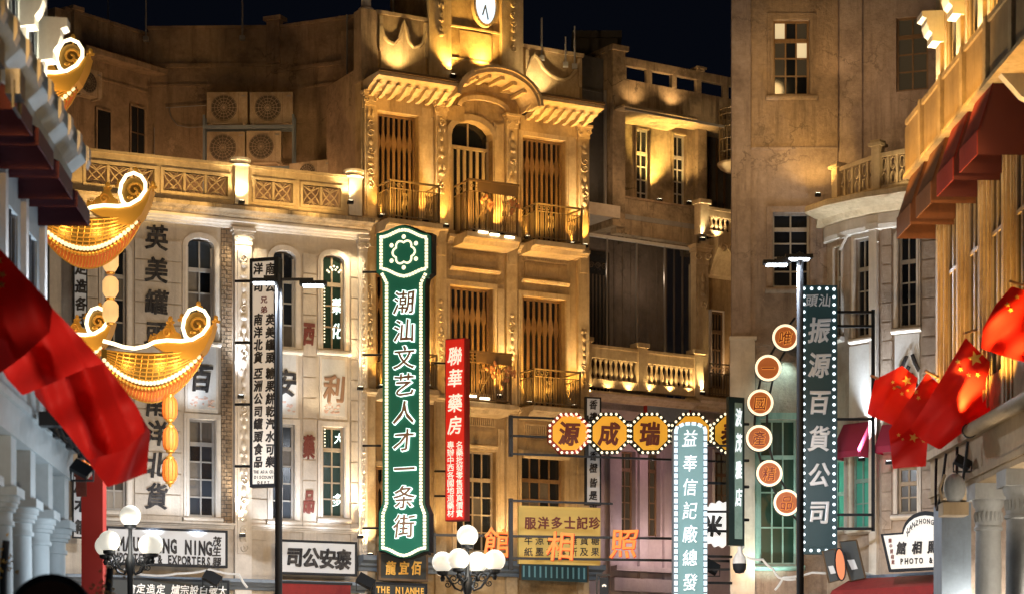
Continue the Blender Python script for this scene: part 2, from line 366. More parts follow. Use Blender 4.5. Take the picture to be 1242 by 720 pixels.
def window(F, b, holes, px0, pyt, px1, pyb, kind='sash', arch=0., nx=2, rows=(.28, .24, .24, .24), sur=.12, frame='sash', pane='glass', surm='pale_trim', sill=True, name='window', y=0., setback=.14, slats=6, surproud=.05):
    u0, u1, z0, z1 = F.rc(px0, pyt, px1, pyb, y); holes.append((u0, u1, z0, z1))
    rise = arch*(u1-u0)
    y0 = y+setback
    fw = .055
    fr = MB()
    fr.box(u0, u0+fw, y0-.03, y0+.04, z0, z1-rise); fr.box(u1-fw, u1, y0-.03, y0+.04, z0, z1-rise); fr.box(u0+fw, u1-fw, y0-.03, y0+.04, z0, z0+fw)
    if not arch: fr.box(u0+fw, u1-fw, y0-.03, y0+.04, z1-fw, z1)
    panes = []
    H = z1-z0
    if kind == 'sash':
        zz = [z1-fw]; 
        for i, r in enumerate(rows): zz.append(zz[-1]-r*(H-2*fw)/sum(rows))
        uu = [u0+fw+(u1-u0-2*fw)*i/nx for i in range(nx+1)]
        mt = .022
        for i in range(1, nx): fr.box(uu[i]-mt*.9, uu[i]+mt*.9, y0-.022, y0+.03, zz[-1], zz[0])
        for k, zc in enumerate(zz[1:-1]):
            t = .05 if k == 0 else mt*.8
            fr.box(u0+fw, u1-fw, y0-.026-(.012 if k == 0 else 0), y0+.028, zc-t, zc+t)
        for i in range(nx):
            for k in range(len(rows)): panes.append((uu[i], uu[i+1], zz[k+1], zz[k]))
    elif kind == 'glass': panes.append((u0+fw, u1-fw, z0+fw, z1-fw))
    wobj = part(name, fr, frame, b, F.M)
    for k, (a, c, d, e) in enumerate(panes):
        pm = pane(k) if callable(pane) else pane
        part('pane', MB().box(a, c, y0+.006, y0+.014, d, e), pm, wobj, F.M)
    if kind == 'slat':
        part('shutter_back', MB().box(u0+fw, u1-fw, y0+.09, y0+.12, z0+fw, z1-rise*.2-fw), 'glass', wobj, F.M)
        wd = (u1-u0-2*fw)/slats; sm = slat_mesh(wd, z1-rise-z0-2*fw).mesh('slat', M[frame])
        for i in range(slats): part('slat', sm, frame, wobj, F.M @ T(u0+fw+wd*(i+.5), y0+.02, z0+fw))
    if arch:
        pts = archtop(u0, u1, z1, rise)
        sp = MB(); k = len(pts)//2
        sp.prism([(u0, z1)]+pts[:k+1], y+.004, y+setback+.05); sp.prism(pts[k:]+[(u1, z1)], y+.004, y+setback+.05)
        part('arch_spandrel', sp, surm, wobj, F.M)
    s = MB(); w_ = sur; p = y-surproud
    if sur:
        s.box(u0-w_, u0-.001, p, y+.06, z0, z1-rise*1.0); s.box(u1+.001, u1+w_, p, y+.06, z0, z1-rise*1.0)
        s.box(u0-w_*.55, u0-w_*.2, p-.02, p+.01, z0, z1-rise); s.box(u1+w_*.2, u1+w_*.55, p-.02, p+.01, z0, z1-rise)
        if arch:
            pi = archtop(u0, u1, z1, rise, 10); po = archtop(u0-w_, u1+w_, z1+w_, rise+w_, 10)
            for (a, c), (d, e) in zip(zip(pi, pi[1:]), zip(po, po[1:])): s.prism([a, c, e, d], p-.004, y+.04)
        else: s.box(u0-w_, u1+w_, p-.004, y+.06, z1+.001, z1+w_)
        part('surround', s, surm, wobj, F.M)
    if sill:
        part('sill', MB().extx([(y+.1, z0-.02), (p-.06, z0-.03), (p-.10, z0-.07), (p-.10, z0-.11), (p-.03, z0-.15), (y+.05, z0-.16)], u0-w_-.04, u1+w_+.04), surm, wobj, F.M)
    return wobj, (u0, u1, z0, z1)
def mould(zt, zb, p):
    h = zt-zb
    return [(.05, zb), (-p*.35, zb), (-p*.42, zb+.22*h), (-p*.62, zb+.34*h), (-p*.68, zb+.5*h), (-p*.92, zb+.62*h), (-p, zb+.66*h), (-p, zt-.05*h), (-p*.97, zt), (.05, zt)]
def ledge(F, b, px0, px1, pyt, pyb, p, m, name='ledge', y=0., e0=0, e1=0):
    """moulded string course; pixel rows are those of its front edge at the middle"""
    c = (px0+px1)/2; zt, zb = F.Z(c, pyt, y-p), F.Z(c, pyb, y-p); u0, u1 = F.U(px0, y-p)-e0, F.U(px1, y-p)+e1
    part(name, MB().extx([(q+y, z) for q, z in mould(zt, zb, p)], u0, u1), m, b, F.M); return u0, u1, zb, zt
def capital(mb, uc, z, wd, h, p, y=0.):
    """stacked capital with two volutes under it, top at z"""
    mb.box(uc-wd*.72, uc+wd*.72, y-p*1.5, y+.02, z-h*.18, z); mb.box(uc-wd*.62, uc+wd*.62, y-p*1.3, y+.02, z-h*.36, z-h*.182)
    mb.box(uc-wd*.52, uc+wd*.52, y-p*1.1, y+.02, z-h, z-h*.362)
    for s_ in (-1, 1): mb.spiral(uc+s_*wd*.42, y-p*1.15, z-h*.6, h*.22, 1.3, h*.06, 0, s_)
def carving(mb, uc, z1, z0, wd, y, seed=0):
    r = random.Random(seed); z = z1
    while z > z0:
        k = r.choice('sleo'); h = wd*r.uniform(.5, .9)
        if k == 's': mb.spiral(uc, y, z-h/2, wd*.36, 1.2, wd*.08, r.uniform(0, 6), r.choice((-1, 1)), 4, 10)
        elif k == 'l': mb.ell((uc, y, z-h/2), (wd*.22, .03, h*.5), 6, 4)
        elif k == 'e':
            for s_ in (-1, 1): mb.ell((uc+s_*wd*.2, y, z-h/2), (wd*.15, .03, h*.42), 6, 4)
        else: mb.ell((uc, y, z-h*.3), (wd*.3, .04, h*.3), 6, 4)
        z -= h
def balcony(F, b, u0, u1, z0, p, h, m='ironl', slabm='gold_trim', band=False, step=.07, slabh=.16, frieze=True, seed=1):
    """u0..u1 at the wall line, slab top z0, projecting p, railing height h"""
    part('balcony_slab', MB().extx([(0.05, z0-slabh*1.7), (-p*.75, z0-slabh*1.6), (-p*.85, z0-slabh), (-p-.05, z0-slabh*.85), (-p-.06, z0-.02), (-p-.03, z0), (.05, z0)], u0-.05, u1+.05), slabm, b, F.M)
    rl = MB(); a, c = u0+.02, u1-.02; q = -p+.03
    for zz, r in ((z0+h, .026), (z0+h*.80, .014), (z0+.08, .018)):
        rl.tube([(a, 0, zz), (a, q, zz)], r, 5); rl.tube([(a, q, zz), (c, q, zz)], r, 5); rl.tube([(c, q, zz), (c, 0, zz)], r, 5)
    for x in (a, c): rl.box(x-.02, x+.02, q-.02, q+.02, z0, z0+h+.03)
    ro = part('railing', rl, m, b, F.M)
    bars = MB(); n = max(2, int((c-a)/step)); ns = max(2, int(p/step))
    zt, zb = z0+h*.8, z0+.08
    rr = random.Random(seed)
    for i in range(1, n):
        x = a+(c-a)*i/n
        if frieze and 4 < i % 9 < 8 and .25*n < i < .85*n:
            pts = [(x+.025*math.sin(k/10*4*PI), q, zb+(zt-zb)*k/10) for k in range(11)]; bars.tube(pts, .010, 4)
            bars.ell((x, q-.01, (zb+zt)/2), (.03, .015, .08), 5, 4); bars.ell((x, q-.01, zb+(zt-zb)*.8), (.025, .015, .05), 5, 4)
        else: bars.box(x-.010, x+.010, q-.008, q+.008, zb, zt)
    for i in range(1, ns):
        y = q-q*i/ns
        for x in (a, c): bars.box(x-.007, x+.007, y-.007, y+.007, zb, zt)
    for k in range(3):
        cx = a+.10+k*.13
        bars.tube([(cx+.045*math.cos(t*PI/4), q-.005, z0+h*.9+.045*math.sin(t*PI/4)) for t in range(8)], .009, 4, True)
        cy = q*(.15+.3*k)
        bars.tube([(a, cy+.045*math.cos(t*PI/4), z0+h*.9+.045*math.sin(t*PI/4)) for t in range(8)], .009, 4, True)
    part('railing_bars', bars, m, ro, F.M, kind='stuff')
    if band:
        bd = MB(); bd.box(a+.25, c, q-.035, q-.02, z0+h*.80, z0+h*.99); bd.box(a-.02, c+.03, q-.06, q+.02, z0+h*.99, z0+h*1.03)
        part('top_band', bd, 'rail', ro, F.M)
def struct(name, mb, m, Mx=I4): return part(name, mb, m, None, Mx, kind='structure')
def baluster_mesh(h, r, m):
    return MB().lathe([(r*.8,0),(r*.8,h*.08),(r*.45,h*.14),(r*.95,h*.34),(r*.8,h*.48),(r*.38,h*.72),(r*.5,h*.86),(r*.8,h*.92),(r*.8,h)], n=8).mesh('baluster', M[m])
# ================================================================ SETTING: ground
struct('ground', MB().box(-400, 400, -60, 600, -.4, -.02), 'concrete')
struct('road', MB().box(-3.4, 7.6, -20, 52, -.019, .0), 'asphalt')
for x0, x1 in ((-8, -3.4), (7.6, 13)):
    struct('pavement', MB().box(x0, x1, -20, 52, -.018, .12), 'paving')
struct('plaza', MB().box(-14, 20, 52.004, 75, -.018, .10), 'paving')

# ================================================================ CENTRAL CORNER BUILDING (gold lit)
FC = Fac(440, 58, 735, 61.4)
CB = thing('corner_building', 'tall gold-lit corner building with clock tower, arched canopy and shuttered balconies', 'building', FC.M)
holes = []
U0, U1 = FC.U(438), FC.U(713)
ztop = FC.Z(560, 98)
SL = dict(kind='slat', frame='wood', surm='gold_trim', sill=False, sur=.13)
W = [  # openings: px0, top, px1, bottom
 (457, 138, 507, 268), (633, 168, 685, 292)]
for i, q in enumerate(W): window(FC, CB, holes, *q, slats=7 if i == 0 else 8, setback=.22, **SL)
# arched french window in the middle
wo, (a, c, d, e) = window(FC, CB, holes, 547, 147, 597, 282, kind='none', arch=.36, frame='woodl', surm='gold_trim', sill=False, sur=.16, setback=.24)
zt = FC.Z(572, 178)
part('pane', MB().box(a+.05, c-.05, .25, .26, zt+.03, e), 'glass', wo, FC.M)
part('transom', MB().box(a+.05, c-.05, .2, .28, zt-.04, zt+.04).box((a+c)/2-.02, (a+c)/2+.02, .22, .27, zt, e-.03), 'woodl', wo, FC.M)
part('shutter_back', MB().box(a+.05, c-.05, .33, .35, d, zt), 'glass', wo, FC.M)
n = 6; wd = (c-a-.1)/n; sm = slat_mesh(wd, zt-d-.1, False).mesh('slat', M['woodl'])
for i in range(n): part('slat', sm, None, wo, FC.M @ T(a+.05+wd*(i+.5), .24, d+.05))
for i, q in enumerate([(455, 333, 506, 470), (545, 348, 597, 476), (633, 361, 685, 492)]): window(FC, CB, holes, *q, slats=7, setback=.22, **SL)
window(FC, CB, holes, 455, 566, 505, 652, slats=6, setback=.2, **SL)
window(FC, CB, holes, 553, 546, 601, 668, nx=4, rows=(.3, .2, .2, .2, .2), frame='woodl', pane=lambda k: 'glassw' if k in (5, 6, 9) else 'glassc' if k in (0, 12, 13) else 'glass', surm='gold_trim', sill=False, setback=.2)
window(FC, CB, holes, 632, 552, 684, 676, nx=4, rows=(.24, .2, .2, .2, .2), frame='wood', pane=lambda k: 'glassc' if k in (1, 2, 7, 11) else 'glassw' if k in (8, 14) else 'glass', surm='gold_trim', sill=False, setback=.2)
# shop openings of the arcade below the frame
for a_ in (455, 545, 632):
    uu0, uu1 = FC.U(a_), FC.U(a_+55); holes.append((uu0, uu1, .2, 3.6))
    part('shopfront', MB().box(uu0, uu1, .25, .28, .2, 3.6), 'glassw', CB, FC.M)
part('wall', wall_holes(FC, U0, U1, 0, ztop, holes, .35), 'gold_plaster', CB, FC.M)
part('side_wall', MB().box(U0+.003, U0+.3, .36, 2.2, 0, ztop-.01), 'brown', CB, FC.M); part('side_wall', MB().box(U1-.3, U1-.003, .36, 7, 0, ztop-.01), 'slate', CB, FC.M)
part('roof', MB().box(U0+2.6, U1-.3, .36, 7, ztop-.5, ztop-.2), 'concrete', CB, FC.M)
part('rear_wall', MB().box(U0+2.6, U1, 7, 7.3, 0, ztop-.01), 'slate', CB, FC.M)
# interior darkness behind the panes: a plain back wall
# pilasters with capitals and carved drops
pil = [(440, 453, 115, 5), (526, 539, 128, 2), (612, 625, 143, 3), (699, 712, 156, 4)]
for i, (p0, p1, yc, sd) in enumerate(pil):
    a, c = FC.U(p0), FC.U(p1); uc = (a+c)/2; zc = FC.Z((p0+p1)/2, yc)
    pm = MB().box(a, c, -.12, .02, 0.1, zc-.3).box(a+.05, c-.05, -.15, -.1, zc-3.9, zc-.55)
    part('pilaster', pm, 'gold_trim', CB, FC.M)
    cm = MB(); capital(cm, uc, zc+.06, c-a, .36, .14); part('capital', cm, 'gold_trim', CB, FC.M)
    cv = MB(); carving(cv, uc, zc-.4, zc-2.3, c-a, -.17, sd); part('carving', cv, 'gold_trim', CB, FC.M, kind='stuff')
    z2 = FC.Z((p0+p1)/2, 345+18*i)
    cv = MB(); carving(cv, uc, z2, z2-1.6, (c-a)*.8, -.13, sd+9); part('carving', cv, 'gold_trim', CB, FC.M, kind='stuff')
# broad piers between bays, slightly proud, with fluted lines
for p0, p1, y0, y1 in ((508, 524, 130, 262), (598, 610, 150, 285), (686, 698, 165, 292), (508, 522, 330, 470), (600, 611, 350, 480), (603, 611, 520, 690), (687, 699, 520, 690)):
    m_ = MB(); u0, u1, z0, z1 = FC.rc(p0, y0, p1, y1); m_.box(u0, u1, -.04, .02, z0, z1); m_.box(u0+.06, u1-.06, -.065, -.035, z0+.05, z1-.05)
    part('pier_moulding', m_, 'gold_trim', CB, FC.M)
# dentilled friezes and panels under the balconies
for p0, p1, y0 in ((547, 603, 291), (634, 687, 306), (550, 600, 504), (636, 687, 517)):
    u0, u1, z0, z1 = FC.rc(p0, y0, p1, y0+11); f = MB().box(u0, u1, -.05, .02, z0-.03, z0).box(u0, u1, -.08, .02, z1, z1+.04)
    k = 20
    for i in range(k):
        x = u0+(u1-u0)*(i+.5)/k; f.add([(x-.02, -.07, z1), (x+.012, -.07, z1), (x+.03, -.04, z0), (x-.002, -.04, z0), (x-.02, .0, z1), (x+.012, .0, z1), (x+.03, .0, z0), (x-.002, .0, z0)], [(0,1,2,3),(0,3,7,4),(1,5,6,2)])
    part('frieze', f, 'gold_trim', CB, FC.M)
    u0, u1, z0, z1 = FC.rc(p0+2, y0+15, p1-2, y0+34)
    part('panel', MB().box(u0, u1, -.03, .01, z0, z1).box(u0+.06, u1-.06, -.055, -.028, z0+.06, z1-.06), 'gold_plaster', CB, FC.M)
    part('lintel', MB().extx([(.02, z0-.12), (-.10, z0-.10), (-.14, z0-.04), (-.05, z0), (.02, z0)], u0-.1, u1+.1), 'gold_trim', CB, FC.M)
# balconies: upper floor, then lower floor
def bal(p0, p1, yslab, p, hp, **k):
    c = (p0+p1)/2; u0, u1 = FC.U(p0, -p), FC.U(p1, -p); z0 = FC.Z(c, yslab, -p); h = FC.Z(c, yslab-hp, -p)-z0
    balcony(FC, CB, u0, u1, z0, p, h, **k); return u0, u1, z0
bal(473, 534, 268, .85, 46, seed=2)
bal(568, 629, 284, .85, 62, band=True, m='rail', seed=3)
bal(650, 707, 294, .85, 44, seed=4)
bal(473, 531, 470, .85, 42, seed=5)
bal(566, 621, 488, .85, 60, band=True, m='rail', seed=6)
bal(648, 705, 493, .85, 44, seed=7)
# continuous string ledges under the balconies
ledge(FC, CB, 441, 545, 268, 280, .22, 'gold_trim'); ledge(FC, CB, 546, 631, 288, 298, .22, 'gold_trim'); ledge(FC, CB, 632, 716, 299, 310, .3, 'gold_trim')
ledge(FC, CB, 441, 545, 474, 486, .22, 'gold_trim'); ledge(FC, CB, 546, 631, 489, 500, .25, 'gold_trim'); ledge(FC, CB, 632, 718, 497, 508, .3, 'gold_trim')
ledge(FC, CB, 441, 735, 678, 696, .55, 'bluegrey', name='shop_fascia')
# paper flower and golden vine ornaments tied to the balconies
for i, (px, py) in enumerate(((591, 247), (622, 250), (598, 448), (617, 452))):
    cm = MB(); u, z = FC.uz(px, py, -.95); r = random.Random(i)
    for k in range(11):
        a = r.uniform(0, 6.28); q = r.uniform(.04, .19); cm.ell((u+q*math.cos(a), -.95+r.uniform(-.05, .05), z+q*1.1*math.sin(a)), (r.uniform(.03, .06), .03, r.uniform(.04, .08)), 6, 4)
    t = thing('flower_bouquet', ['bunch of dried flowers tied to the upper middle balcony rail, left of two', 'bunch of dried flowers at the right corner of the upper middle balcony', 'bunch of dried flowers on the lower balcony beside the red sign, left of two', 'bunch of dried flowers at the right corner of the lower balcony'][i], 'flowers', FC.M @ T(u, -.95, z), 'dried flowers on the balconies')
    part('flower_heads', cm, mat('dried_petal', (.36, .16, .08), .8) if i == 0 else bpy.data.materials['dried_petal'], t, FC.M)
    part('stem', MB().tube([(u, -.93, z), (u-.18, -.93, z-.28), (u-.36, -.93, z-.62)], .012, 5), 'ironl', t, FC.M)
# cornice with modillions, split by the arched canopy
P = .95
zc1 = FC.Z(500, 92, -P); zb1 = FC.Z(500, 106, -P)
ua, ub = FC.U(463, -P), FC.U(561, -P); uc_, ud = FC.U(651, -P), FC.U(733, -P)
prof = [(q, z) for q, z in mould(zc1, zb1, P)]
part('cornice', MB().extx(prof, FC.U(440), ub), 'gold_trim', CB, FC.M)
part('cornice', MB().extx(prof, uc_, ud), 'gold_trim', CB, FC.M)
part('gutter', MB().box(FC.U(440), ub, -P-.05, -P+.03, zc1+.003, zc1+.06), 'rail', CB, FC.M); part('gutter', MB().box(uc_, ud, -P-.05, -P+.03, zc1+.003, zc1+.06), 'rail', CB, FC.M)
md = MB().extx([(.0, -.22), (-.3, -.2), (-.55, -.10), (-.72, -.02), (-.72, .0), (0, .0)], -.05, .05).mesh('bracket', M['gold_trim'])
k = FC.U(440)+.15
while k < ud-.05:
    if not (ub-.02 < k < uc_+.02): part('bracket', md, None, CB, FC.M @ T(k, 0, zb1+.08))
    k += .27
part('frieze_band', MB().box(U0, FC.U(562), -.06, .02, zb1-.42, zb1-.02), 'gold_plaster', CB, FC.M); part('frieze_band', MB().box(FC.U(630), U1, -.06, .02, zb1-.42, zb1-.02), 'gold_plaster', CB, FC.M)
# arched canopy
z_ap = FC.Z(603, 82, -P)
def ell_arc(ex, ez, n=18): 
    c = (ub+uc_)/2; a = (uc_-ub)/2+ex; rise = z_ap-zb1+ez
    return [(c-a*math.cos(PI*i/n), zb1+rise*math.sin(PI*i/n)) for i in range(n+1)]
pi_, po_ = ell_arc(.03, -.12), ell_arc(.14, 0)
cn = MB()
for (a, c), (d, e) in zip(zip(pi_, pi_[1:]), zip(po_, po_[1:])): cn.prism([a, c, e, d], -P, .02)
part('arched_canopy', cn, 'gold_trim', CB, FC.M)
cn = MB(); q1, q2 = ell_arc(.10, -.02), ell_arc(.18, .04)
for (a, c), (d, e) in zip(zip(q1, q1[1:]), zip(q2, q2[1:])): cn.prism([a, c, e, d], -P-.07, -P+.1)
part('canopy_rim', cn, 'gold_trim', CB, FC.M)
for i in (4, 6, 8, 10, 12, 14):
    x, z = pi_[i]; part('bracket', MB().box(x-.05, x+.05, -P+.2, 0, z-.10, z-.005), 'gold_trim', CB, FC.M)
wl = MB(); pts = ell_arc(-.02, -.17); wl.prism(pts, .005, .3); part('tympanum', wl, 'gold_plaster', CB, FC.M)
cn = MB(); q1, q2 = ell_arc(-.42, -.62), ell_arc(-.30, -.50)
for (a, c), (d, e) in zip(zip(q1, q1[1:]), zip(q2, q2[1:])): cn.prism([a, c, e, d], -.09, .02)
part('arch_moulding', cn, 'gold_trim', CB, FC.M)
# parapets with double swag relief
def parapet(px0, px1, yt, yb, swag):
    u0, u1, z0, z1 = FC.rc(px0, yt, px1, yb) if False else (FC.U(px0), FC.U(px1), FC.Z((px0+px1)/2, yb), FC.Z((px0+px1)/2, yt))
    part('parapet', MB().box(u0, u1, .0, .3, z0-.5, z1), 'gold_plaster', CB, FC.M)
    part('parapet_cap', MB().box(u0-.03, u1+.03, -.06, .36, z1, z1+.09), 'gold_trim', CB, FC.M)
    W_ = u1-u0; h = z1-z0
    if swag == 2: f = [(0,.78),(.06,.60),(.16,.50),(.28,.47),(.38,.56),(.44,.80),(.5,.97),(.56,.80),(.62,.56),(.72,.47),(.84,.50),(.94,.60),(1,.78)]
    else: f = [(0,.45),(.06,.75),(.14,.90),(.22,.80),(.30,.62),(.42,.50),(.56,.42),(.70,.42),(.82,.50),(.92,.66),(1,.95)]
    x0 = u0+.06*W_; ww = .88*W_
    pts = [(x0+a*ww, z0+c*h*.95) for a, c in f]
    part('swag_panel', MB().prism(pts+[(x0+ww, z0-.05), (x0, z0-.05)], -.05, .01), 'gold_trim', CB, FC.M)
    part('swag', MB().tube([(x, -.07, z+.02) for x, z in pts], .055, 6), 'gold_trim', CB, FC.M)
    for q in (pts[0][0], pts[-1][0]): part('swag_tassel', MB().box(q-.05, q+.05, -.1, 0, z0+.3*h, z0+.95*h), 'gold_trim', CB, FC.M)
parapet(457, 519, 22, 86, 2); parapet(633, 706, 64, 118, 1)
u0, u1 = FC.U(437), FC.U(457); zz = FC.Z(447, 12); z0 = FC.Z(447, 100)
part('corner_post', MB().box(u0, u1, -.05, .4, z0, zz), 'brown', CB, FC.M)
part('corner_finial', MB().lathe([(.16, 0), (.2, .05), (.13, .12), (.12, .5), (.17, .56), (.0, .7)], (u0+u1)/2, .15, zz, 10), 'pale_trim', CB, FC.M)
# tower
u0, u1 = FC.U(519), FC.U(632); zt0 = FC.Z(575, 108); zt1 = FC.Z(575, -60)
part('tower', MB().box(u0, u1, .02, 2.3, zt0, zt1), 'gold_plaster', CB, FC.M)
for a_, c_ in ((519, 545), (607, 632)): part('tower_pilaster', MB().box(FC.U(a_)-.02, FC.U(c_), -.12, .03, zt0, zt1), 'gold_trim', CB, FC.M)
for a_, c_ in ((519, 545), (607, 632)):
    cv = MB(); carving(cv, (FC.U(a_)+FC.U(c_))/2, FC.Z(545, -10), FC.Z(545, 52), .28, -.15, a_); part('carving', cv, 'gold_trim', CB, FC.M, kind='stuff')
a, c = FC.U(547), FC.U(606)
for y_, h_ in ((36, .05), (75, .05)): z = FC.Z(576, y_); part('tower_moulding', MB().box(a, c, -.03, .03, z-h_/2, z+h_/2), 'gold_trim', CB, FC.M)
part('tower_panel', MB().box(a+.25, c-.25, -.02, .03, FC.Z(576, 72), FC.Z(576, 40)), 'gold_plaster', CB, FC.M)
uc2, zc2 = FC.uz(588, 7, -.06)
def ring(cx, cz, rx, rz, t, y0, y1, n=28):
    m_ = MB()
    for i in range(n):
        a1, a2 = 2*PI*i/n, 2*PI*(i+1)/n
        m_.prism([(cx+rx*math.cos(a1), cz+rz*math.sin(a1)), (cx+rx*math.cos(a2), cz+rz*math.sin(a2)), (cx+(rx+t)*math.cos(a2), cz+(rz+t)*math.sin(a2)), (cx+(rx+t)*math.cos(a1), cz+(rz+t)*math.sin(a1))], y0, y1)
    return m_
fc = part('clock_face', MB().prism([(uc2+.30*math.cos(2*PI*i/28), zc2+.50*math.sin(2*PI*i/28)) for i in range(28)], -.08, .03), 'clock', CB, FC.M)
part('clock_rim', ring(uc2, zc2, .30, .50, .07, -.14, .03), 'gold_trim', fc, FC.M)
part('clock_hand', MB().prism([(uc2-.015, zc2), (uc2+.015, zc2), (uc2+.10, zc2-.36), (uc2+.07, zc2-.38)], -.1, -.085).prism([(uc2-.02, zc2), (uc2+.02, zc2), (uc2-.07, zc2-.28), (uc2-.11, zc2-.27)], -.112, -.101), 'bluegrey', fc, FC.M)
# lights of the central building (floodlights stand on the ledges and behind the cornice)
for px, pw in ((549, 170), (588, 240)): uplight(FC, CB, px, 92, -.28, pw, (1, .56, .12), .05, 95)
uplight(FC, CB, 488, 92, -.45, 60, (1, .66, .26), .15, 110); uplight(FC, CB, 660, 121, -.45, 60, (1, .7, .32), .15, 110)
for px, py, pw in ((463, 262, 34), (516, 268, 44), (541, 274, 34), (607, 284, 90), (640, 288, 36), (694, 296, 66), (710, 298, 36)):
    uplight(FC, CB, px, py, -.32, pw*1.5, GOLD, .10, 80)
for px, py, pw in ((449, 262, 40), (533, 262, 40), (619, 275, 40), (706, 290, 60)): uplight(FC, CB, px, py-6, -.42, pw*1.3, WARM, .16, 50, fix=False)
for px, py, pw in ((463, 468, 40), (519, 468, 55), (606, 480, 100), (642, 488, 50), (696, 492, 70)):
    uplight(FC, CB, px, py, -.32, pw*1.5, GOLD, .10, 80)
for px, py, pw in ((449, 476, 30), (622, 470, 60), (706, 485, 60), (533, 475, 30)): uplight(FC, CB, px, py-6, -.42, pw*1.3, WARM, .16, 50, fix=False)
for px, py, pw in ((449, 672, 60), (519, 670, 55), (613, 674, 45), (690, 676, 25)): uplight(FC, CB, px, py, -.4, pw*1.4, (1, .72, .38), .12, 80)
for px in (470, 560, 650, 720): # up into the eaves
    uplight(FC, CB, px, 165 if px < 600 else 190, -.75, 24, GOLD, .0, 120, fix=False)
# light strips lying on the ledges
for px, py in ((586, 283), (600, 286), (618, 289), (572, 481), (588, 484)):
    u, z = FC.uz(px, py, -.93); part('strip_light', MB().box(u-.13, u+.13, -.96, -.90, z, z+.05), 'lens', CB, FC.M)

# ================================================================ LEFT CORNER BUILDING (grooved white wall, lattice balustrade)
FL = Fac(85, 55, 440, 58)
LB = thing('corner_building', 'pale corner building with grooved courses, lattice balustrade and painted shop lettering', 'building', FL.M)
holes = []
zled = FL.Z(262, 253)      # top of wall at ledge
LU0, LU1 = FL.U(60), FL.U(439)
wins = [  # px0, top, px1, bottom, arch, frame, pane, kind
 (126, 296, 153, 420, .32, 'sash', 'glass'), (227, 289, 259, 412, .32, 'sash', 'glass'),
 (331, 304, 358, 422, .3, 'sash', 'glass'), (391, 309, 417, 424, .3, 'woodl', 'glassg'),
 (126, 500, 153, 618, 0, 'sash', 'glass'), (229, 508, 261, 626, 0, 'sash', 'glass'),
 (330, 514, 357, 630, 0, 'sash', 'glass'), (391, 517, 417, 627, 0, 'woodl', 'glassg')]
for i, (a, y0, c, y1, ar, fr_, pn) in enumerate(wins):
    rows = (.30, .235, .235, .235) if ar else (.24, .19, .19, .19, .19)
    window(FL, LB, holes, a, y0, c, y1, nx=2, rows=rows, arch=ar, frame=fr_, pane=(lambda k, pn=pn, i=i: pn if pn == 'glassg' else ('glassc' if (k*7+i*3) % 5 == 0 or (i % 4 == 1 and k in (2, 3)) else 'glassb' if (k+i) % 2 else 'glass')), sur=.13, surm='pale_trim', setback=.12, sill=True)
for a, c in ((100, 180), (205, 275), (310, 430)):
    uu0, uu1 = FL.U(a), FL.U(c); holes.append((uu0, uu1, .2, 3.5)); part('shopfront', MB().box(uu0, uu1, .25, .28, .2, 3.5), 'glassw', LB, FL.M)
part('wall', wall_holes(FL, LU0, LU1, 0, zled, holes, .35), 'pale', LB, FL.M)
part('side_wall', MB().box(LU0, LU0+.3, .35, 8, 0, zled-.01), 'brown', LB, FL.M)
part('terrace', MB().box(LU0, LU1+.6, .36, 4.2, zled-.35, zled-.1), 'concrete', LB, FL.M)
# grooved courses: every course is a stone of its own
zone = [(FL.U(163), FL.U(219)), (FL.U(304), FL.U(323)), (FL.U(367), FL.U(383)), (FL.U(425), FL.U(433)), (FL.U(88), FL.U(118))]
ctop, cbot = FL.Z(200, 268), FL.Z(200, 650); ch_ = .52
for zi, (a, c) in enumerate(zone):
    ms = MB().box(0, c-a, -.05, .0, .0, ch_-.035).mesh('wall_course', M['pale'])
    z = cbot
    while z+ch_ < ctop-.05:
        part('wall_course', ms, None, LB, FL.M @ T(a, -.001, z)); z += ch_
# plaques between the floors with the big black characters
for (a, c, y0, y1, chs) in ((224, 264, 414, 500, '百'), (327, 361, 420, 506, '安'), (387, 420, 432, 508, '利')):
    u0, u1, z0, z1 = FL.rc(a, y0, c, y1); 
    po = part('plaque', MB().box(u0, u1, -.05, .0, z0, z1), 'pale_trim', LB, FL.M)
    part('plaque_face', MB().box(u0+.06, u1-.06, -.062, -.05, z0+.08, z1-.08), 'white', po, FL.M)
    mid = (y0+y1)/2+6; char(chs, FL, (a+c)/2+(2 if chs != '百' else 0), mid-5, 35, -.09, 'inkp' if chs != '利' else 'bronze', po, .03, .04, .8)
    pc = MB(); rr = random.Random(a)
    for k in range(26): q = rr.uniform(-1, 1); pc.ell(((u0+u1)/2+q*(u1-u0)*.34, -.064, z0+.15+rr.uniform(0, .28)*(1-abs(q)*.4)), (rr.uniform(.02, .05), .006, rr.uniform(.015, .035)), 6, 4)
    part('painted_flowers', pc, 'petal', po, FL.M, kind='stuff')
# painted vertical lettering on the courses, one shop's words down the wall
for ch, py in zip('英美罐頭', (288, 327, 366, 404)): char(ch, FL, 190, py, 32, -.075, 'inkp', LB, .026, .03, .9)
for ch, py in zip('南洋北貨', (489, 525, 563, 601)): char(ch, FL, 190, py, 32, -.075, 'inkp', LB, .026, .03, .9)
for ch, py in (('西', 404), ('藥', 541), ('品', 607)): char(ch, FL, 374.5, py, 29, -.08, 'redp', LB, .05, .04, .5)
char('成', FL, 374.5, 348, 30, -.08, 'redp', LB, .05, .05, .55) if False else None
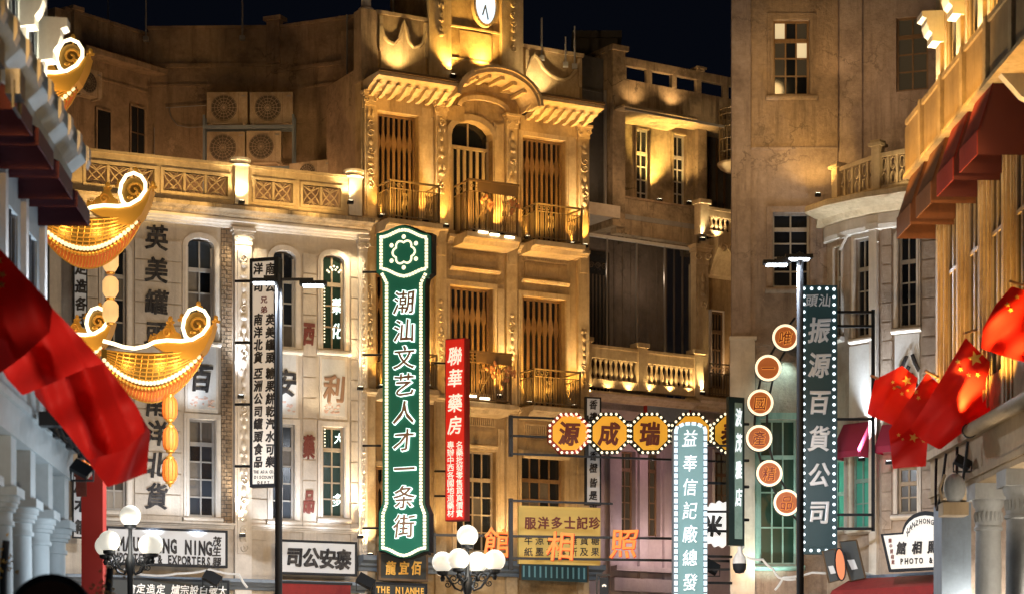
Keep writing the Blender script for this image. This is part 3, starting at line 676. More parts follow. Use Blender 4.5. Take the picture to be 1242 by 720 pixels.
# lit reversed lettering and bulb chains behind the two right-hand windows
for ch, x, y, s in (('藥', 409, 371, 20), ('化', 409, 401, 20), ('大', 411, 531, 14), ('多', 409, 606, 17)): char(ch, FL, x, y, s, .10, 'neonc', LB, .02, .01, .8, name='window_lettering')
for x0, y0, y1 in ((393.5, 342, 420), (394, 520, 545)):
    cb_ = MB(); n = int((y1-y0)/4)
    for i in range(n): u, z = FL.uz(x0, y0+4*i, .09); cb_.ell((u, .09, z), .022, 6, 4)
    part('bulb_chain', cb_, 'bulbw', LB, FL.M, kind='stuff')
cb_ = MB()
for i in range(9): u, z = FL.uz(397+i*2, 328-5*math.sin(PI*i/8)+(i % 2)*4, .09); cb_.ell((u, .09, z), .03, 6, 4)
part('bulb_chain', cb_, 'bulbw', LB, FL.M, kind='stuff')
# pilasters
for a, c in ((283, 303), (433, 443)):
    u0, u1 = FL.U(a), FL.U(c); zt_ = FL.Z(293, 291) if a < 400 else FL.Z(438, 300)
    pm_ = part('pilaster', MB().box(u0, u1, -.16, .02, 1, zt_).box(u0+.06, u1-.06, -.19, -.15, 6.2, zt_-.3), 'pale_trim', LB, FL.M)
    cm = MB(); capital(cm, (u0+u1)/2, zt_+.25, (u1-u0), .4, .17); part('capital', cm, 'pale_trim', pm_, FL.M)
    cv = MB(); carving(cv, (u0+u1)/2, zt_-.4, 6.4, (u1-u0)*.75, -.2, a); part('carving', cv, 'pale_trim', pm_, FL.M, kind='stuff')
u0, u1 = FL.U(268), FL.U(281); db = MB()
part('dark_brick_strip', db.box(u0, u1, -.012, .01, FL.Z(274, 640), FL.Z(274, 272)), 'slate', LB, FL.M)
bk = MB(); z = FL.Z(274, 640); i = 0
while z < FL.Z(274, 275):
    for a_, c_ in (((u0, (u0+u1)/2-.01), ((u0+u1)/2+.01, u1)) if i % 2 else ((u0, u0+.06), (u0+.08, u1))): bk.box(a_, c_, -.03-RD.uniform(0, .012), -.012, z, z+.085)
    z += .1; i += 1
part('bricks', bk, 'brown', LB, FL.M, kind='stuff')
# main ledge and under-mouldings
ledge(FL, LB, 70, 455, 246, 262, .6, 'stained', name='ledge', e0=1)
ledge(FL, LB, 70, 448, 262, 272, .3, 'pale_trim', name='string_course', e0=1)
ledge(FL, LB, 70, 448, 633, 640, .15, 'pale_trim', name='string_course', e0=1)
ledge(FL, LB, 70, 448, 700, 712, .55, 'bluegrey', name='shop_fascia', e0=1)
# balustrade: solid coping with lattice panels
bo = -.35
zt_, zb_ = FL.Z(262, 200, bo), FL.Z(262, 246, bo)
panels = [(104, 187, 3), (198, 276, 3), (309, 355, 2), (367, 413, 2)]
hol = []
for a, c, k in panels: hol.append((FL.U(a, bo), FL.U(c, bo), zb_+.17, zt_-.27))
BL = part('balustrade', wall_holes(FL, FL.U(76, bo), FL.U(436, bo), zb_, zt_, hol, .16, bo), 'gold_trim', LB, FL.M)
part('coping', MB().box(FL.U(76, bo), FL.U(436, bo), bo-.05, bo+.22, zt_, zt_+.07), 'gold_trim', BL, FL.M)
for (a, c, d, e), (pa, pc, k) in zip(hol, panels):
    fm = MB(); t = .07
    fm.box(a-t, a, bo-.04, bo+.1, d-t, e+t).box(c, c+t, bo-.04, bo+.1, d-t, e+t).box(a, c, bo-.041, bo+.1, e, e+t).box(a, c, bo-.041, bo+.1, d-t, d)
    part('panel_frame', fm, 'gold_trim', BL, FL.M)
    wd = (c-a)/k
    for i in range(k):
        lm = MB(); x0 = a+wd*i; cx = x0+wd/2; cz = (d+e)/2; h = (e-d)/2; y = bo+.08
        for sx in (-1, 1):
            for q in (0, 1):
                pts = []
                for s_ in range(9):
                    f = s_/8*2-1; bow = .075*(1-f*f)*(1 if q else -1)
                    pts.append((cx+sx*f*wd*.46+bow, y, cz+f*h*.98+bow*.5*-sx))
                lm.tube(pts, .017, 4)
            lm.tube([(cx+sx*wd*.2, y, cz+h*.99), (cx, y, cz+h*.55), (cx-sx*wd*.05, y, cz+h*.3)], .014, 4)
            lm.tube([(cx+sx*wd*.2, y, cz-h*.99), (cx, y, cz-h*.55)], .014, 4)
        if i: lm.box(x0-.03, x0+.03, bo+.03, bo+.12, d, e)
        part('lattice', lm, 'gold_trim', BL, FL.M)
for px, yt in ((293, 196), (431, 210)):
    u, z = FL.uz(px, yt, bo-.08)
    part('baluster_post', MB().box(u-.17, u+.17, bo-.1, bo+.22, zb_, z-.1).lathe([(.22, 0), (.26, .04), (.2, .1), (.27, .14), (.27, .2), (.1, .24)], u, bo+.05, z-.12, 12), 'pale_trim', BL, FL.M)
# upper set-back storey (curved, three facets) with parapet
FU = [Fac(78, 59.2, 179, 61.4), Fac(179, 61.4, 330, 61.3), Fac(330, 61.3, 442, 60.2)]
tops = [(128, 28), (254, 35.5), (386, 28)]
for i, (F, (tx, ty)) in enumerate(zip(FU, tops)):
    z1 = F.Z(tx, ty)
    part('upper_wall', MB().box(0 if i else -.3, F.L, 0, .3, zled-.3, z1), 'brown', LB, F.M)
    part('parapet_coping', MB().box(0, F.L, -.05, .35, z1, z1+.08), 'brown', LB, F.M)
    zl = F.Z(tx, 80 if i else 74)
    part('parapet_band', MB().box(0, F.L, -.06, .0, zl-.05, zl+.05).box(0, F.L, -.03, .0, zl-.55, zl-.49), 'brown', LB, F.M)
F = FU[0]; u0, u1, z0, z1 = F.rc(105, 62, 203, 76, -.5); part('canopy_slab', MB().box(u0, u1, -.5, .0, z0, z0+.14), 'brown', LB, F.M)
for F, px0, py0, px1, py1, ar in ((FU[0], 117, 135, 133, 192, .4), (FU[0], 158, 131, 174, 195, 0)):
    u0, u1, z0, z1 = F.rc(px0, py0, px1, py1)
    wq = part('window', MB().box(u0-.04, u0, -.05, .0, z0, z1).box(u1, u1+.04, -.05, .0, z0, z1).box(u0-.04, u1+.04, -.051, .0, z1, z1+.05), 'brown', LB, F.M)
    part('pane', MB().box(u0, u1, -.02, -.012, z0, z1), 'glass', wq, F.M)
    if not ar: part('grille', MB().box((u0+u1)/2-.01, (u0+u1)/2+.01, -.04, -.025, z0, z1).box(u0, u1, -.045, -.027, (z0+z1)/2, (z0+z1)/2+.03), 'rail', wq, F.M)
u, z = FU[2].uz(333, 78); zz = FU[2].Z(333, 26)
part('parapet_pier', MB().box(u-.18, u+.2, -.12, .1, z, zz).box(u-.26, u+.28, -.18, .2, zz, zz+.1), 'brown', LB, FU[2].M)
u, z = FU[0].uz(90, 62); zz = FU[0].Z(90, 14)
part('parapet_pier', MB().box(u-.1, u+.14, -.12, .1, z, zz).box(u-.18, u+.2, -.18, .2, zz, zz+.1), 'brown', LB, FU[0].M)
u0, u1, z0, z1 = FU[2].rc(419, 130, 441, 250)
part('corner_pier', MB().box(u0, u1+.2, -.25, .02, z0, FU[2].Z(430, 40)), 'brown', LB, FU[2].M)
part('pier_capital', MB().box(u0-.06, u1+.24, -.33, .0, z1, z1+.08).box(u0-.02, u1+.2, -.29, .0, z1-.12, z1-.002), 'gold_trim', LB, FU[2].M)
pi2 = MB(); F = FU[2]
pts = [F.uz(421, y, -.3) for y in (18, 60, 120, 170, 188)]
pi2.tube([(u, -.3, z) for u, z in pts]+[(pts[-1][0]-.1, -.3, pts[-1][1]-.12)], .03, 6)
part('drainpipe', pi2, 'tin', LB, F.M)
pi2 = MB(); F = FU[1]
pts = [F.uz(*p, -.05) for p in ((205, 130), (207, 142), (215, 152), (228, 155), (246, 154))]; pi2.tube([(u, -.05, z) for u, z in pts], .014, 5)
pts = [F.uz(*p, -.05) for p in ((201, 131), (250, 128))]; pi2.tube([(u, -.05, z) for u, z in pts], .014, 5)
pts = [F.uz(*p, -.05) for p in ((187, 155), (187, 193))]; pi2.tube([(u, -.05, z) for u, z in pts], .014, 5)
part('cable', pi2, 'tin', LB, F.M)
# lights of the left building
for px, pw in ((110, 26), (146, 34), (193, 26), (240, 34), (335, 34), (390, 34)):
    u, z = FL.uz(px, 262, -1.35); light('SPOT', FL.w(u, -1.35, z), pw*3.0, (1, .62, .2), LB, FL.w(u, -.3, z+1.1), .08, 100)
for px, pw in ((293, 60), (425, 60)): uplight(FL, LB, px, 245, -.62, pw*.9, (1, .74, .34), .18, 95, size=.05, fix=px in (293, 425))
for px, py, pw, cl in ((437, 650, 420, (1, .82, .55)), (437, 470, 160, (1, .8, .5)), (294, 648, 330, (1, .85, .62))): uplight(FL, LB, px, py, -.42, pw*.55, cl, .13, 44)
uplight(FL, LB, 292, 480, -.5, 170, COOL, .1, 50, lens='lensc')
for px, py, pw in ((243, 650, 70), (345, 650, 80), (402, 650, 60), (190, 650, 50), (345, 505, 45), (402, 507, 35), (243, 500, 35)):
    u, z = FL.uz(px, py, -.9); light('SPOT', FL.w(u, -.9, z), pw*1.7, (.80, .88, 1) if py > 600 or px < 380 else (1, .85, .6), LB, FL.w(u, .3, z+2), .1, 95)
for px, py in ((300, 240), (425, 255)): uplight(FL, LB, px, py+36, -.5, 30, (1, .8, .5), .3, 120, fix=False, down=True)
light('POINT', FU[1].w(1.5, -1.8, zled+.4), 140, (1, .55, .25), LB, size=.3)  # unseen warm fill, added for the dark set-back wall
light('POINT', FU[2].w(.8, -1.4, zled+.4), 100, (1, .55, .25), LB, size=.3)  # same added fill for the right-hand facet

# ================================================================ MIDDLE BACK BUILDING
FM = Fac(705, 62.5, 888, 65.3)
MD = thing('balcony_building', 'streaked ochre building with glazed terrace and turned balustrades, between gold corner and tall brown wall', 'building', FM.M)
ME = FM.U(905)
holes = []
def mrc(a, b_, c, d, o=0): return FM.rc(a, b_, c, d, o)
# lower storey lilac wall
for q in ((754, 546, 771, 650), (784, 548, 801, 650)):
    window(FM, MD, holes, *q, nx=2, rows=(.2, .2, .2, .2, .2), frame='wood', pane='glassw', surm='lilac', sill=False, sur=0, setback=.22)
window(FM, MD, holes, 866, 548, 888, 650, nx=3, rows=(.2, .2, .2, .2), frame='wood', pane='glassw', surm='pale_trim', sill=False, sur=.06, setback=.2)
zf = FM.Z(790, 492)
part('lower_wall', wall_holes(FM, -.6, ME, 0, zf, holes, .35), 'lilac', MD, FM.M)
for a, c in ((737, 751), (773, 783), (803, 816)):
    u0, u1 = FM.U(a), FM.U(c); part('pier', MB().box(u0, u1, -.12, 0, 4.5, FM.Z(790, 545)).box(u0-.04, u1+.04, -.15, 0, FM.Z(790, 545), FM.Z(790, 538)), 'lilac', MD, FM.M)
part('shelf', MB().box(FM.U(738), FM.U(818), -.4, 0, FM.Z(780, 694), FM.Z(780, 688)).box(FM.U(738), FM.U(818), -.3, -.001, FM.Z(780, 718), FM.Z(780, 702)), 'lilac', MD, FM.M)
u0, u1, z0, z1 = FM.rc(783, 488, 838, 505, -.1)
dk = part('name_board', MB().box(u0, u1, -.1, -.001, z0-.3, z1), 'signredd', MD, FM.M)
part('name_board_face', MB().box(u0+.06, u1-.06, -.11, -.1, z0-.25, z1-.1), 'bluegrey', dk, FM.M)
# terrace floor ledge and balustrade
ledge(FM, MD, 705, 850, 478, 487, .55, 'gold_trim', name='terrace_ledge', e0=.3); ledge(FM, MD, 845, 905, 482, 496, .5, 'gold_trim', name='terrace_ledge')
bo = -.4
def turned(F, b, pa, pc, yt, yb, off, posts=(), m='gold_trim', step=8.2):
    c = (pa+pc)/2; zt = F.Z(c, yt, off); zb = F.Z(c, yb, off); u0, u1 = F.U(pa, off), F.U(pc, off); h = zt-zb
    B = part('balustrade', MB().box(u0, u1, off-.07, off+.12, zt-.28*h, zt-.03).box(u0, u1, off-.1, off+.15, zt-.03, zt+.05).box(u0, u1, off-.06, off+.12, zb, zb+.2*h), m, b, F.M)
    bm = baluster_mesh(.52*h-.01, .075, m); k = int((u1-u0)/.165)
    for i in range(k):
        x = u0+(u1-u0)*(i+.5)/k
        if any(abs(x-F.U(p, off)) < .17 for p in posts): continue
        part('baluster', bm, None, B, F.M @ T(x, off+.03, zb+.2*h+.005))
    for p in posts:
        x = F.U(p, off); part('balustrade_post', MB().box(x-.15, x+.15, off-.12, off+.18, zb, zt+.1).box(x-.2, x+.2, off-.17, off+.23, zt+.1, zt+.22), m, B, F.M)
    return B
turned(FM, MD, 707, 842, 426, 474, bo, (709, 777, 845))
# glazed terrace: recessed back wall, lattice doors, glass screen on posts
back = 1.3
ztg = FM.Z(775, 292, 0)
part('terrace_back_wall', MB().box(-1, FM.U(842), back, back+.2, zf-.2, FM.Z(775, 245)), 'mauve', MD, FM.M)
for i in range(9): x = FM.U(744, back)+i*.30; part('wall_rib', MB().box(x, x+.05, back-.03, back, zf, FM.Z(775, 250)), 'mauve', MD, FM.M)
part('terrace_ceiling', MB().box(-1, FM.U(842), .0, back, FM.Z(775, 268), FM.Z(775, 262)), 'concrete', MD, FM.M)
light('POINT', FM.w(FM.U(800), .35, FM.Z(775, 330)), 12, (1, .78, .55), MD, size=.15); light('POINT', FM.w(FM.U(735), .35, FM.Z(775, 330)), 16, (1, .78, .55), MD, size=.15)  # unseen lights added inside the terrace to lift its dark back wall
part('terrace_floor', MB().box(-1, ME, .0, back, zf-.2, zf-.02), 'concrete', MD, FM.M)
dr = part('terrace_door', MB().box(FM.U(706, back-.02), FM.U(738, back-.02), back-.06, back-.01, zf, FM.Z(722, 305, back)), 'glass', MD, FM.M)
dm = MB(); a, c = FM.U(706, back-.1), FM.U(737, back-.1); z1 = FM.Z(722, 308, back)
for i in range(8): x = a+(c-a)*i/7; dm.box(x-.018, x+.018, back-.1, back-.061, zf, z1-.6)
for i in range(4): dm.spiral(a+(c-a)*(i+.5)/4, back-.08, z1-.35, .1, 1.5, .015)
part('door_grille', dm, 'rail', dr, FM.M)
pr = MB().tube([(FM.U(700), .0, FM.Z(700, 284)), (FM.U(842), .0, FM.Z(700, 284)-.0)], .05, 6)
zr = FM.Z(775, 294)
GS = part('glass_screen_rail', MB().box(-.5, FM.U(842), -.05, .03, zr-.03, zr+.05), 'white', MD, FM.M)
gp = [704, 736, 772, 806, 840]
for x_ in gp: part('screen_post', MB().box(FM.U(x_)-.022, FM.U(x_)+.022, -.03, .02, zf+.7, zr-.031), 'tin', GS, FM.M)
gm = mat('clear_screen_glass', (.03, .035, .04), .08, trans=.0); 
gn = gm.node_tree; pb = gn.nodes['Principled BSDF']; tr = gn.nodes.new('ShaderNodeBsdfTransparent'); ms_ = gn.nodes.new('ShaderNodeMixShader'); ms_.inputs[0].default_value = .3
gn.links.new(tr.outputs[0], ms_.inputs[1]); gn.links.new(pb.outputs[0], ms_.inputs[2]); gn.links.new(ms_.outputs[0], gn.nodes['Material Output'].inputs[0])
for a, c in zip(gp, gp[1:]): part('glass_panel', MB().box(FM.U(a)+.03, FM.U(c)-.03, -.008, .0, zf+.75, zr-.04), gm, GS, FM.M)
# solid parapet above, upper wall, roof balustrade
u0, u1 = FM.U(757), FM.U(847)
part('parapet', MB().box(u0-.25, u1, .02, .3, FM.Z(800, 290), FM.Z(800, 247)), 'stained', MD, FM.M)
part('parapet_coping', MB().box(u0-.25, u1+.03, -.04, .34, FM.Z(800, 247), FM.Z(800, 247)+.06), 'brown', MD, FM.M)
part('slab_edge', MB().box(-1, u0-.2, -.1, 1.5, FM.Z(722, 262), FM.Z(722, 247)), 'pale', MD, FM.M)
h2 = []
UO = .9   # upper storey wall set back
for q in ((771, 157, 787, 252), (816, 164, 831, 252)):
    window(FM, MD, h2, *q, nx=2, rows=(.25, .15, .15, .15, .15), frame='sash', pane='glass', surm='stained', sill=False, sur=.05, y=UO, setback=.1)
zu0, zu1 = FM.Z(800, 290), FM.Z(815, 96)
part('upper_wall', wall_holes(FM, FM.U(757, UO), FM.U(852, UO), zu0, zu1, h2, .3, UO), 'stained', MD, FM.M)
u0, u1, z0, z1 = FM.rc(852, 150, 905, 250, UO+.5)
part('bay_wall', MB().box(u0, u1, UO+.5, UO+.7, zu0, zu1), 'slate', MD, FM.M)
for i in range(4): part('bay_mullion', MB().box(u0+.2+i*.28, u0+.24+i*.28, UO+.44, UO+.499, zu0, z1), 'rail', MD, FM.M)
part('upper_pier', MB().box(FM.U(845, UO-.2), FM.U(856, UO-.2), UO-.25, UO+.6, zu0, FM.Z(850, 140)), 'stained', MD, FM.M)
u0, u1, z0, z1 = FM.rc(742, 62, 757, 262, 0)
part('tall_pier', MB().box(u0, u1, -.05, 1.5, z0-.3, FM.Z(748, 62)).box(u0-.06, u1+.08, -.12, 1.5, FM.Z(748, 62), FM.Z(748, 62)+.14), 'stained', MD, FM.M)
u0, u1, z0, z1 = FM.rc(700, 80, 742, 262, .4)
part('end_wall', MB().box(-1.2, u1, .4, .7, z0, FM.Z(722, 70, .4)).box(-1.2, u1, .36, .4, FM.Z(722, 112, .4), FM.Z(722, 110, .4)), 'slate', MD, FM.M)
part('drainpipe', MB().tube([(FM.U(739), .2, z0), (FM.U(739), .2, FM.Z(739, 108))], .05, 6), 'tin', MD, FM.M)
# roof balustrade
zt, z1b, z2b = FM.Z(820, 82, 0), FM.Z(820, 92, 0), FM.Z(820, 108, 0)
ub0, ub1 = FM.U(756), ME
part('roof_parapet', MB().box(ub0, ub1, -.02, 1.2, FM.Z(820, 142), z2b), 'stained', MD, FM.M)
RB = part('roof_rail', MB().box(ub0, ub1, -.05, .12, z1b, zt), 'stained', MD, FM.M)
for px in (756, 787, 817, 847, 880): x = FM.U(px); part('rail_post', MB().box(x-.08, x+.08, -.04, .1, z2b, z1b-.002), 'stained', RB, FM.M)
x = FM.U(848); part('rail_cap', MB().box(x-.13, x+.13, -.1, .16, zt, zt+.06).box(x-.17, x+.17, -.14, .2, zt+.06, zt+.12), 'stained', RB, FM.M)
# thin canopy slabs over the upper windows
zc = FM.Z(815, 138, -.55)
part('canopy_slab', MB().box(FM.U(756, -.5), FM.U(845, -.5), -.55, .95, zc-.03, zc+.03), 'stained', MD, FM.M)
part('canopy_edge', MB().box(FM.U(756, -.5), FM.U(876, -.5), -.60, -.551, zc-.14, zc-.08), 'tin', MD, FM.M)
# right side: pillar with capital, bracket, small upper balustrade
u0, u1 = FM.U(843, -.2), FM.U(858, -.2); z0, z1 = zf, FM.Z(850, 322)
part('pillar', MB().box(u0, u1, -.25, .1, z0, z1).box(u0+.06, u1-.06, -.28, -.25, z0+.3, z1-.4), 'gold_trim', MD, FM.M)
cm = MB(); capital(cm, (u0+u1)/2, FM.Z(850, 300), u1-u0, .55, .25); part('capital', cm, 'gold_trim', MD, FM.M)
cv = MB(); carving(cv, (u0+u1)/2, z1-.3, z1-1.1, (u1-u0)*.8, -.3, 3); part('carving', cv, 'gold_trim', MD, FM.M, kind='stuff')
part('console_beam', MB().extx([(.3, FM.Z(870, 335)), (-.1, FM.Z(870, 335)), (-.3, FM.Z(870, 318)), (-.5, FM.Z(870, 306)), (-.5, FM.Z(870, 292)), (.3, FM.Z(870, 292))], FM.U(858), ME), 'gold_trim', MD, FM.M)
for k in range(3): x = FM.U(864)+k*.3; part('scroll_bracket', MB().spiral(x, -.52, FM.Z(868, 306), .16, 1.4, .035), 'gold_trim', MD, FM.M)
turned(FM, MD, 849, 900, 256, 288, -.45, (852,))
part('side_wall_bay', MB().box(FM.U(858), ME, .35, .5, zf, FM.Z(870, 292)), 'gold_plaster', MD, FM.M)
h3 = []
window(FM, MD, h3, 862, 378, 876, 470, nx=3, rows=(.2, .2, .2, .2), frame='rail', pane='glass', surm='pale_trim', sill=False, sur=.04, y=.3, setback=.02)
u0, u1 = FM.U(861, -.4), FM.U(888, -.4); z0 = FM.Z(875, 480, -.4); rl = MB()
for zz in (z0+.05, z0+.62, z0+.9): rl.tube([(u0, -.4, zz), (u1, -.4, zz)], .02, 5)
for i in range(9): x = u0+(u1-u0)*i/8; rl.box(x-.012, x+.012, -.41, -.39, z0, z0+.62)
for i in range(4): rl.tube([(u0+.1+i*.17+.06*math.cos(t*PI/4), -.4, z0+.76+.06*math.sin(t*PI/4)) for t in range(8)], .012, 4, True)
part('iron_balustrade', rl, 'ironl', MD, FM.M)
# round balcony tucked beside the tall wall
uu, zz = FM.uz(894, 200, -.6)
part('round_balcony', MB().lathe([(.0, -.22), (.25, -.2), (.42, -.1), (.5, .0), (.5, .06), (0, .07)], uu, -.5, zz, 20), 'gold_trim', MD, FM.M)
rl = MB()
for i in range(16):
    a = 2*PI*i/16; rl.box(uu+.44*math.cos(a)-.014, uu+.44*math.cos(a)+.014, -.5+.44*math.sin(a)-.014, -.5+.44*math.sin(a)+.014, zz+.05, zz+1.55)
for h_ in (.35, .7, 1.05, 1.4, 1.55): rl.tube([(uu+.44*math.cos(2*PI*i/16), -.5+.44*math.sin(2*PI*i/16), zz+h_) for i in range(16)], .018, 4, True)
part('balcony_cage', rl, 'ironl', MD, FM.M)
part('rear_wall', MB().box(-1, ME, 6, 6.3, 0, zu1), 'slate', MD, FM.M)
# lights
for px, pw in ((715, 30), (740, 26), (765, 26), (790, 26), (815, 26), (838, 26)): uplight(FM, MD, px, 477, -.56, pw*.8, (1, .68, .28), .12, 110, fix=False)
uplight(FM, MD, 852, 476, -.55, 130, (1, .72, .33), .12, 60); uplight(FM, MD, 852, 290, -.62, 60, (1, .8, .45), .1, 60)
uplight(FM, MD, 872, 290, -.62, 26, (1, .75, .4), .1, 110, fix=False)
uplight(FM, MD, 800, 243, .45, 330, (1, .62, .15), .12, 75); uplight(FM, MD, 836, 246, .45, 110, (1, .6, .2), .1, 70)
uplight(FM, MD, 822, 134, -.35, 22, (1, .6, .25), .1, 120, fix=False); uplight(FM, MD, 775, 134, -.35, 18, (1, .6, .25), .1, 120, fix=False)
uplight(FM, MD, 880, 470, -.1, 30, (1, .62, .3), .1, 100, fix=False)
uplight(FM, MD, 884, 198, -1.2, 14, (1, .7, .35), .3, 100, fix=False)
uplight(FM, MD, 724, 245, -.7, 12, (1, .6, .35), .3, 120, fix=False)
light('POINT', FM.w(FM.U(760), -.9, FM.Z(760, 660)), 34, (1, .76, .74), MD, size=.2)
light('POINT', FM.w(FM.U(800), -.9, FM.Z(760, 660)), 34, (1, .74, .62), MD, size=.2)
light('POINT', FM.w(FM.U(770), -.9, FM.Z(760, 560)), 14, (1, .55, .55), MD, size=.2)

# ================================================================ RIGHT TALL BUILDING (weathered wall + curved corner)
FR = Fac(888, 57, 1016, 57)
RB_ = thing('tall_building', 'tall weathered brown building with curved corner wing and lattice balcony on the right', 'building', FR.M)
holes = []
window(FR, RB_, holes, 938, 24, 982, 115, nx=3, rows=(.2, .2, .2, .2), frame='wood', pane=lambda k: 'glasslit' if k in (0, 9) else ('glassw' if k in (1, 2, 8, 10) else 'glass'), surm='brown', sur=.15, setback=.16)
window(FR, RB_, holes, 937, 258, 982, 348, nx=2, rows=(.2, .2, .2, .2, .2), frame='sash', pane='glass', surm='mauve', sur=.15, setback=.14)
holes.append((FR.U(905), FR.U(1000), .2, 3.6)); part('shopfront', MB().box(FR.U(905), FR.U(1000), .25, .28, .2, 3.6), 'glassw', RB_, FR.M)
h4 = []
window(FR, RB_, holes, 921, 508, 966, 684, nx=3, rows=(.12, .12, .12, .12), frame='greenw', pane='glassg', surm='greenw', sur=.16, setback=.14)
ztR = FR.Z(950, -90)
part('wall', wall_holes(FR, 0, FR.L, 0, ztR, holes, .3), 'mauve', RB_, FR.M)
u0, u1 = FR.U(888), FR.U(910); part('corner_pilaster', MB().box(u0-.02, u1, -.09, .01, FR.Z(900, 412), ztR), 'mauve', RB_, FR.M)
part('corner_plinth', MB().box(u0-.06, u1+.1, -.16, .01, 0, FR.Z(900, 413)).box(u0-.08, u1+.14, -.2, .01, FR.Z(900, 413), FR.Z(900, 409)), 'pale', RB_, FR.M)
# lower face rendered paler, upper panel ochre, thin band between
u0, u1, z0, z1 = FR.rc(911, -20, 1016, 179)
hb = [holes[0]]
def slab_with_hole(u0, u1, z0, z1, y, h, grow=.0):
    return wall_holes(FR, u0, u1, z0, z1, [(h[0]-grow, h[1]+grow, h[2]-grow, h[3]+grow)], .03, y)
part('render_panel', slab_with_hole(FR.U(911), FR.L-.0, z0, ztR-.01, -.031, holes[0], .0), 'brown', RB_, FR.M)
part('string_band', MB().box(FR.U(911), FR.L, -.05, .0, z0-.05, z0-.002), 'mauve', RB_, FR.M)
part('string_band', MB().box(FR.U(911), FR.L, -.06, .0, FR.Z(950, 419), FR.Z(950, 415)), 'mauve', RB_, FR.M)
# the wall behind the curved balcony
FR2 = Fac(1016, 57.05, 1140, 56.2)
h5 = []
window(FR2, RB_, h5, 1087, 20, 1126, 110, nx=2, rows=(.25, .25, .25, .25), frame='wood', pane='glassw', surm='brown', sur=.0, sill=False, setback=.10)
part('wall', wall_holes(FR2, -.0, FR2.L, FR2.Z(1070, 240), ztR-.02, h5, .3), 'mauve', RB_, FR2.M)
part('corner_strip', MB().box(.12, .62, -.05, .0, FR2.Z(1030, 240), ztR-.03), 'mauve', RB_, FR2.M)
part('side_wall', MB().add([(0, .31, 0), (.3, .31, 0), (2.4, 8.7, 0), (2.1, 8.7, 0), (0, .31, ztR-.02), (.3, .31, ztR-.02), (2.4, 8.7, ztR-.02), (2.1, 8.7, ztR-.02)], [(0,1,2,3),(4,5,6,7),(0,1,5,4),(1,2,6,5),(2,3,7,6),(3,0,4,7)]), 'mauve', RB_, FR.M)
part('rear_wall', MB().box(2.1, 7, 8.71, 9, 0, ztR-.02), 'slate', RB_, FR.M); part('roof', MB().box(2.4, 7, .31, 8.7, ztR-.5, ztR-.3), 'concrete', RB_, FR.M)
# curved corner wing
FK = [Fac(1003, 57.0, 1030, 56.2), Fac(1030, 56.2, 1068, 55.5), Fac(1068, 55.5, 1145, 54.6)]
ztK = FK[1].Z(1050, 262)
kw = [(FK[1], (1037, 289, 1055, 408)), (FK[2], (1090, 282, 1112, 396))]
kh = {id(F): [] for F in FK}
window(FK[1], RB_, kh[id(FK[1])], 1038, 289, 1055, 408, nx=2, rows=(.26, .2, .2, .2), arch=.0, frame='sash', pane='glass', surm='pale_trim', sur=.10, setback=.1)
window(FK[2], RB_, kh[id(FK[2])], 1090, 281, 1112, 396, nx=2, rows=(.26, .2, .2, .2), arch=.2, frame='sash', pane=lambda k: 'glass', surm='pale_trim', sur=.11, setback=.1)
window(FK[1], RB_, kh[id(FK[1])], 1034, 552, 1055, 640, nx=2, rows=(.3, .3, .3), frame='greenw', pane='greencur', surm='pale_trim', sur=.06, setback=.1)
window(FK[2], RB_, kh[id(FK[2])], 1089, 566, 1113, 622, nx=2, rows=(.3, .3, .3), frame='woodl', pane='glassw', surm='pale_trim', sur=.1, setback=.1)
window(FK[0], RB_, kh[id(FK[0])], 1012, 556, 1026, 640, nx=1, rows=(.3, .3), frame='greenw', pane='greencur', surm='pale_trim', sur=.03, setback=.1)
window(FK[0], RB_, kh[id(FK[0])], 1013, 300, 1022, 408, nx=1, rows=(.3, .3, .3), frame='sash', pane='glass', surm='pale_trim', sur=.04, setback=.1)
for F in FK:
    part('curved_wing_wall', wall_holes(F, 0, F.L, 0, ztK, kh[id(F)], .3), 'wing', RB_, F.M)
F = FK[2]; a, c = 0.25, FK[2].U(1078)
for (a, c) in ((.05, FK[2].U(1082)), (FK[2].U(1119), FK[2].L)):
    ms = MB().box(0, c-a, -.04, 0, 0, .42).mesh('wall_course', M['wing'])
    z = F.Z(1100, 640)
    while z < ztK-.45: part('wall_course', ms, None, RB_, F.M @ T(a, -.001, z)); z += .46
for F, a, c in ((FK[1], FK[1].L-.28, FK[1].L-.05),): part('pilaster', MB().box(a, c, -.1, 0, 4, ztK-.4).box(a-.06, c+.06, -.16, 0, ztK-.4, ztK-.25), 'pale_trim', RB_, F.M)
F = FK[1]; part('arch_relief', MB().tube([(F.U(1020+62*i/12*.75), -.05, F.Z(1040, 300)+.55*math.sin(PI*i/12)) for i in range(13)], .035, 5), 'pale_trim', RB_, F.M)
for F, q, chx in ((FK[1], (1031, 418, 1060, 505), ''), (FK[2], (1086, 405, 1116, 500), '')):
    u0, u1, z0, z1 = F.rc(*q); po = part('plaque', MB().box(u0, u1, -.04, 0, z0, z1), 'white', RB_, F.M)
char('公', FK[2], 1101, 450, 44, -.07, 'inkp', po, .03, .03, .7)
